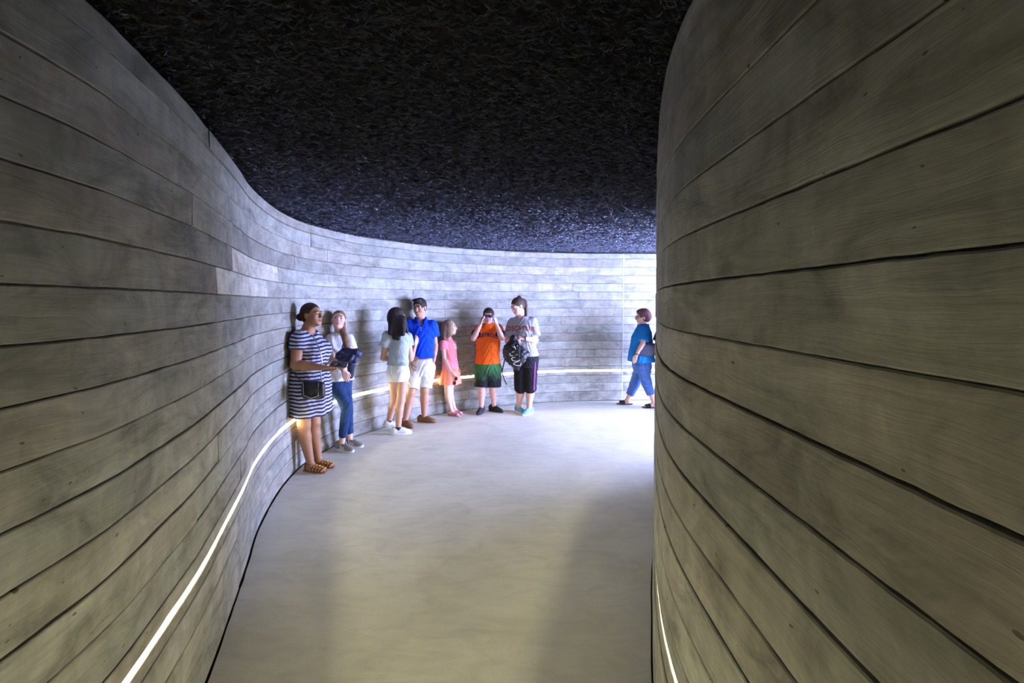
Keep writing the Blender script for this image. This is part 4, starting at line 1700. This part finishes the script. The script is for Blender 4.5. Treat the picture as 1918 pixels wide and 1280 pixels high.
fr.append(tube([gb - ax[0] * .006, gb + ax[0] * .006], .003, 5))
fr.append(tube(curve_pts([gb + ax[0] * .058, gb + ax[0] * .06 + ax[2] * -.01 - ax[1] * .05, wrR + f.view_dir(.03, -.02, -.07)], 8), .003, 5))
H.mesh('frame', merge(fr), M['maroon_lens'])

# ------------------------------------------------------------------ 6: boy in orange
M['orange'] = cloth('orange_jersey', (0.84, 0.135, 0.018), .07)
M['navy_sleeve'] = cloth('navy_sleeve', (0.02, 0.022, 0.05), .1)
M['boy_shorts'] = two_tone('green_black_shorts', (0.018, 0.020, 0.022), (0.06, 0.20, 0.075), .46, .70, .13)
M['black_shoe'] = plain('black_shoe_mesh', (0.025, 0.022, 0.026), 0.7, 0.2, 60, .4, 400)
M['black_rubber'] = plain('black_rubber', (0.03, 0.03, 0.032), 0.7, 0.1)
hair_brown = hair_mat('brown_hair', (0.030, 0.018, 0.014), (0.10, 0.060, 0.042))
skin_pink = skin_mat('pink_skin', (0.68, 0.42, 0.36))
f = Figure('boy in orange shirt holding blue sunglasses to his eyes with both hands', 914, 6.62, -93, 1.52, 1.04, skin_pink)
f.torso(f.at(914, 688, .01), f.at(915, 611, .03), belly=.02)
f.head(f.at(915, 592, -.02), .220, -95, -3, 0)
f.neck_term(.036)
shR, shL = f.at(897, 617, .02), f.at(933, 616, .02)
elR, wrR = f.at(887, 634, -.20), f.at(900, 608, -.19)
elL, wrL = f.at(940, 634, -.20), f.at(930, 608, -.19)
f.limb_arm(shR, elR, wrR, 1, f.view_dir(.22, .10, .95), f.view_dir(.8, .5, 0), .42)
f.limb_arm(shL, elL, wrL, -1, f.view_dir(-.22, .10, .95), f.view_dir(-.8, .5, 0), .42)
aR, aL = f.at(901, 567, -.06), f.at(925, 567, .03)
aR[2] = aL[2] = .085
kR, kL = f.at(902, 731, -.02), f.at(923, 730, .01)
hR, hL = f.at(904, 692, .01), f.at(925, 692, .01)
f.limb_leg(hR, kR, aR, .95)
f.limb_leg(hL, kL, aL, .95)
f.build_body()
f.face(brow_mat=hair_brown, lip=(.55, .22, .19))


def fringe(s):
    P = f.hp
    s.ell(P(-.01, .068, .072), np.array([.058, .026, .026]), f.hR, .02)


f.hair_cap(hair_brown, .009, .058, .25, .0, fringe)
tee = f.shirt(M['orange'], .715, 1.300, [(shR, elR, .54), (shL, elL, .54)], .022, .018, (f.at(915, 600, -.04), (.060, .07, .05)), 't_shirt', (.03, 5, 1.4, 1.0, .72), .046, wrinkle=.004)
for sh, el in ((shR, elR), (shL, elL)):
    s = Sdf()
    s.cap(sh + (el - sh) * .50, sh + (el - sh) * .57, .0465 * f.S, .0455 * f.S, flat=True)
    f.part('sleeve', s, M['navy_sleeve'], .007)
M['navy_letter'] = plain('navy_letter', (0.045, 0.04, 0.13), 0.8, 0.05)
M['white_outline'] = plain('white_outline', (0.62, 0.55, 0.58), 0.8, 0.05)
on_shirt(f, tee, 'ASTROS', (.0, 1.135), .073, 1.9, M['navy_letter'], 'lettering', squash=1.05)
f.trousers(M['boy_shorts'], [(hR, hR + (kR - hR) * .84), (hL, hL + (kL - hL) * .84)], f.pel[2] + .10, .018, .075, .074, name='shorts', wrinkle=.005)
f.shoe(aR, 12, .255, M['black_shoe'], M['black_rubber'], M['black_rubber'])
f.shoe(aL, -58, .255, M['black_shoe'], M['black_rubber'], M['black_rubber'])
M['blue_lens'] = plain('blue_mirror_lens', (0.03, 0.08, 0.42), 0.08, 0.1, metal=0.5)
M['black_frame'] = plain('black_frame', (0.015, 0.015, 0.02), 0.3, 0.05)
P, R, kk = f.hp, f.hR, f.hk
gb = P(0, .112, .006)
H = Held(f, 'sunglasses', 'blue mirrored sunglasses held up to the eyes of the boy in orange', 'sunglasses', gb - np.array([0, 0, .025]))
fr = [tube([P(-.066, .085, .014), P(-.02, .114, .016), P(.02, .114, .016), P(.066, .085, .014)], .0055, 6)]
for q in (-1, 1):
    s = Sdf()
    s.ell(P(q * .036, .106, .000), np.array([.031, .010, .020]), R, 0, power=2.6)
    H.sdf('lens', s, M['blue_lens'], .003)
    fr.append(tube([P(q * .066, .085, .014), P(q * .083, .01, .012)], .005, 6))
H.mesh('frame', merge(fr), M['black_frame'])

# ------------------------------------------------------------------ 7: woman with the drawstring backpack
M['grey_tee'] = cloth('heather_grey_jersey', (0.33, 0.33, 0.355), .06)
M['maroon'] = plain('maroon_letter', (0.24, 0.035, 0.035), 0.8, 0.1)
M['pale_grey_print'] = plain('dark_print', (0.13, 0.12, 0.13), 0.8, 0.05)
M['black_knit'] = cloth('black_stretch', (0.018, 0.017, 0.022), .15)
M['purple'] = cloth('purple_stripe', (0.22, 0.055, 0.24), .1)
M['blue_shoe'] = plain('light_blue_mesh', (0.16, 0.38, 0.54), 0.8, 0.25, 50, .4, 400)
M['black_nylon'] = plain('black_nylon', (0.016, 0.016, 0.020), 0.45, 0.3, 40, .6, 70)
f = Figure('woman in grey lettered tee and black capris looking down into a backpack', 980, 6.58, -112, 1.715, 1.10, skin_pink)
f.torso(f.at(983, 671), f.at(978, 597, .0), female=True, belly=.02)
f.head(f.at(969.5, 573.5, -.05), .228, -146, -24, 0, fem=True)
f.neck_term(.035)
shR, shL = f.at(961, 606, .04), f.at(996, 604, -.02)
elR, wrR = f.at(951, 639, -.05), f.at(957, 640, -.25)
elL, wrL = f.at(1003, 638, -.10), f.at(983, 634, -.27)
f.limb_arm(shR, elR, wrR, 1, f.view_dir(.5, -.5, .1), f.view_dir(.5, .3, -.4), .5)
f.limb_arm(shL, elL, wrL, -1, f.view_dir(-.95, -.12, .12), f.view_dir(-.1, .55, -.8), .55)
aR, aL = f.at(972, 567, .02), f.at(991, 567, -.06)
aR[2] = aL[2] = .085
kR, kL = f.at(975, 727, -.02), f.at(993, 727, -.06)
hR, hL = f.at(975, 676, .02), f.at(994, 676, -.02)
f.limb_leg(hR, kR, aR, .93)
f.limb_leg(hL, kL, aL, .93)
f.build_body()
f.face(brow_mat=hair_brown, lip=(.55, .25, .22))
P = f.hp


def pony(s):
    s.ell(P(.0, -.07, .085), np.array([.034, .034, .046]), None, .015)
    pts = curve_pts([P(.0, -.095, .06), P(-.03, -.125, .0), f.at(985, 589, -.03), f.at(984, 596, -.07)], 9)
    for i in range(len(pts) - 1):
        s.cap(pts[i], pts[i + 1], .026 - .0012 * i, k=.012)


f.hair_cap(hair_brown, .007, .058, .6, -.02, pony)
tee = f.shirt(M['grey_tee'], .835, 1.405, [(shR, elR, .80), (shL, elL, .80)], .024, .014, (f.at(974, 590, -.06), (.066, .07, .05)), 't_shirt', (.035, 5, .4, 1.15, .84), .047, wrinkle=.005)
on_shirt(f, tee, 'DECATUR', (-.005, 1.232), .092, .3, M['maroon'], 'lettering', squash=.95)
on_shirt(f, tee, '------', (-.005, 1.185), .055, 0, M['pale_grey_print'], 'print')
legs7 = [(hR, kR, kR + (aR - kR) * .08), (hL, kL, kL + (aL - kL) * .08)]
f.trousers(M['black_knit'], legs7, f.pel[2] + .12, .014, .060, .047, .045, 'capris')
s = Sdf()
off = np.array([-.082, .062, 0])
s.cap(hL + off + np.array([-.004, 0, .06]), kL + off * .88 + np.array([0, 0, .0]), .017, .016)
s.cap(kL + off * .88, kL + (aL - kL) * .075 + off * .86, .016, flat=True)
f.part('side_stripe', s, M['purple'], .006)
f.shoe(aR, -52, .265, M['blue_shoe'], M['rubber_white'], M['lace_white'])
f.shoe(aL, 12, .265, M['blue_shoe'], M['rubber_white'], M['lace_white'])
wb = curve_pts([wrL + f.view_dir(.012, 0, 0) + f.view_dir(.0, .030 * math.cos(t), .030 * math.sin(t)) for t in np.linspace(0, 2 * math.pi, 10, endpoint=False)], 20, True)
link_mesh('wristband', *tube(wb, .007, 6, True), M['black_rubber'], f.root)
bc = f.at(965, 664, -.36)
H = Held(f, 'drawstring_backpack', 'black backpack with looping white cord held by the woman in grey', 'backpack', f.at(966, 692, -.36))
s = Sdf()
s.ell(f.at(966, 667, -.36), (.155, .085, .150), None, .02)
s.ell(f.at(956, 659, -.36), (.110, .080, .140), None, .04)
s.cap(f.at(968, 672, -.36), f.at(969, 690, -.36), .09, .035, k=.04)
s.cap(f.at(962, 655, -.35), f.at(962, 634, -.33), .10, .050, k=.05)
s.cap(f.at(976, 660, -.37), f.at(986, 664, -.36), .07, .05, k=.03)
H.sdf('sack', s, M['black_nylon'], .007, .006)
cord = [f.at(u, v, -.455) for u, v in ((963, 648), (966, 657), (957, 661), (955, 665), (961, 667), (970, 664), (969, 668), (959, 671), (960, 675), (968, 677), (975, 672), (971, 677), (962, 681), (965, 684), (974, 685), (976, 680))]
s2 = H.mesh('cord', tube(curve_pts(cord, 80), .0045, 5), M['lace_white'])
H.mesh('strap', tube(curve_pts([f.at(948, 664, -.36), f.at(944, 680, -.37), f.at(941, 696, -.37), f.at(943, 706, -.37), f.at(949, 721, -.37)], 24), .009, 6), M['black_nylon'])
H.mesh('strap', tube(curve_pts([f.at(965, 632, -.33), f.at(972, 650, -.45), f.at(972, 668, -.465), f.at(968, 688, -.42)], 24), .009, 6), M['black_nylon'])
H.mesh('buckle', box_vf(f.at(961, 651, -.44), np.eye(3), (.016, .006, .022)), M['steel'])

# ------------------------------------------------------------------ 8: woman walking by in blue
hair_red = hair_mat('reddish_hair', (0.07, 0.022, 0.030), (0.22, 0.085, 0.095))
M['turquoise'] = cloth('bright_blue_cotton', (0.015, 0.20, 0.58), .08)
M['blue_jean'] = cloth('mid_blue_denim', (0.07, 0.14, 0.38), .2, 30)
M['black_slide'] = plain('black_slide', (0.02, 0.018, 0.022), 0.6, 0.1)
M['slate_bag'] = plain('slate_bag', (0.045, 0.05, 0.09), 0.5, 0.2, 40, .3, 200)
f = Figure('woman in bright blue top and cropped jeans walking past the far wall', 1198, 6.98, 176, 1.50, 1.10, skin_pink)
f.torso(f.at(1202, 684), f.at(1204, 612), female=True, belly=.02)
f.head(f.at(1204, 594), .228, 178, -6, 0, fem=True)
f.neck_term(.035)
shL, shR = f.at(1207, 619, -.13), f.at(1203, 619, .14)
elL, wrL = f.at(1204, 645, -.21), f.at(1192, 665, -.20)
elR, wrR = f.at(1212, 648, .20), f.at(1214, 668, .18)
f.limb_arm(shL, elL, wrL, -1, f.view_dir(-.3, 0, -.9), f.view_dir(.5, .8, 0), .35)
f.limb_arm(shR, elR, wrR, 1, f.view_dir(.1, 0, -.95), f.view_dir(.5, -.8, 0), .35)
aR, aL = f.at(1177, 567, .12), f.at(1226, 567, -.12)
aR[2], aL[2] = .075, .10
kR, kL = f.at(1189, 719, .10), f.at(1211, 718, -.11)
hR, hL = f.at(1200, 688, .08), f.at(1203, 688, -.08)
f.limb_leg(hR, kR, aR, .95)
f.limb_leg(hL, kL, aL, .95)
f.bare_foot(aR, 0, .24)
f.bare_foot((aL[0], aL[1], .08), 0, .24)
f.build_body()
f.face(brow_mat=hair_red, lip=(.5, .22, .2))


def crop(s):
    P = f.hp
    s.ell(P(0, -.05, .0), np.array([.080, .075, .075]), f.hR, .03)
    s.ell(P(0, .045, .088), np.array([.062, .040, .030]), f.hR, .02)


f.hair_cap(hair_red, .018, .066, .4, -.06, crop)
f.shirt(M['turquoise'], .70, 1.275, [(shL, elL, .78), (shR, elR, .78)], .026, .050, (f.at(1198, 605), (.06, .065, .05)), 'tunic', (.03, 5, .4, 1.0, .71), .046, wrinkle=.004)
f.trousers(M['blue_jean'], [(hR, kR, kR + (aR - kR) * .70), (hL, kL, kL + (aL - kL) * .62)], f.pel[2] + .10, .014, .060, .046, .036, 'jeans')
sandal(f, aR, 0, .245, M['black_slide'], M['black_slide'], (.055, .075, .095, .115), .014, False, wide=1.08)
sandal(f, aL, 0, .245, M['black_slide'], M['black_slide'], (.055, .075, .095, .115), .014, False, wide=1.08)
P = f.hp
gl = [tube([P(.086, -.01, .012), P(.076, .06, .010), P(.050, .098, .008)], .0035, 5), tube([P(-.086, -.01, .012), P(-.076, .06, .010), P(-.050, .098, .008)], .0035, 5)]
for q in (-1, 1):
    gl.append(tube(curve_pts([P(q * .032 + .022 * math.cos(t), .108, .004 + .016 * math.sin(t)) for t in np.linspace(0, 2 * math.pi, 9, endpoint=False)], 18, True), .0025, 5, True))
link_mesh('eyeglasses', *merge(gl), M['black_frame'], f.root)
wb = curve_pts([wrL + np.array([.028 * math.cos(t), .028 * math.sin(t), .012]) for t in np.linspace(0, 2 * math.pi, 10, endpoint=False)], 20, True)
link_mesh('wristband', *tube(wb, .008, 6, True), M['black_rubber'], f.root)
bc = f.at(1213, 655, -.19)
H = Held(f, 'shoulder_bag', 'slate shoulder bag tucked under the arm of the woman in bright blue', 'bag', bc - np.array([0, 0, .12]))
s = Sdf()
s.ell(bc, (.060, .145, .105), None, .02, power=3.0)
H.sdf('pouch', s, M['slate_bag'], .007, .002)
H.mesh('strap', tube(curve_pts([f.at(1219, 646, -.17), f.at(1216, 628, -.15), f.at(1211, 612, -.12), f.at(1207, 609, -.08), f.at(1203, 613, -.05)], 24), .010, 6), M['slate_bag'])

# ------------------------------------------------------------------ 9: someone following, nearly hidden by the right wall
M['dark_navy'] = cloth('dark_navy_cotton', (0.018, 0.018, 0.040), .1)
f = Figure('person in dark navy shirt almost wholly hidden behind the curved right wall', 1245, 6.75, 176, 1.60, 1.0, skin_olive)
f.torso(f.at(1248, 680), f.at(1248, 600), female=True)
f.head(f.at(1247, 580), .222, 178, 0, 0)
f.neck_term(.035)
shL, shR = f.at(1245, 612, -.14), f.at(1248, 612, .15)
elL, wrL = f.at(1233, 640, -.16), f.at(1229, 664, -.20)
elR, wrR = f.at(1252, 648, .20), f.at(1250, 675, .18)
f.limb_arm(shL, elL, wrL, -1, f.view_dir(.85, 0, -.5), f.view_dir(.3, .9, .3), .35)
f.limb_arm(shR, elR, wrR, 1, f.view_dir(.1, 0, -.95), f.view_dir(.5, -.8, 0), .35)
aR, aL = f.at(1248, 567, .10), f.at(1260, 567, -.10)
aR[2] = aL[2] = .085
kR, kL = f.at(1246, 720, .09), f.at(1253, 720, -.09)
hR, hL = f.at(1248, 686, .08), f.at(1249, 686, -.08)
f.limb_leg(hR, kR, aR)
f.limb_leg(hL, kL, aL)
f.build_body(.011, .006)
f.face(brow_mat=hair_short)
f.hair_cap(hair_short, .012, .060, .4, -.03)
f.shirt(M['dark_navy'], .80, 1.37, [(shL, elL, 1.0), (shR, elR, .95)], .024, .012, None, 'shirt', None, .052)
f.trousers(M['navy_sleeve'], [(hR, kR, aR), (hL, kL, aL)], f.pel[2] + .10, .014, .060, .046, .036, 'trousers')
f.shoe(aR, 0, .26, M['black_shoe'], M['black_rubber'])
f.shoe(aL, 0, .26, M['black_shoe'], M['black_rubber'])
wb = curve_pts([wrL + np.array([.028 * math.cos(t), .028 * math.sin(t), .012]) for t in np.linspace(0, 2 * math.pi, 10, endpoint=False)], 20, True)
link_mesh('wristband', *tube(wb, .008, 6, True), M['black_rubber'], f.root)
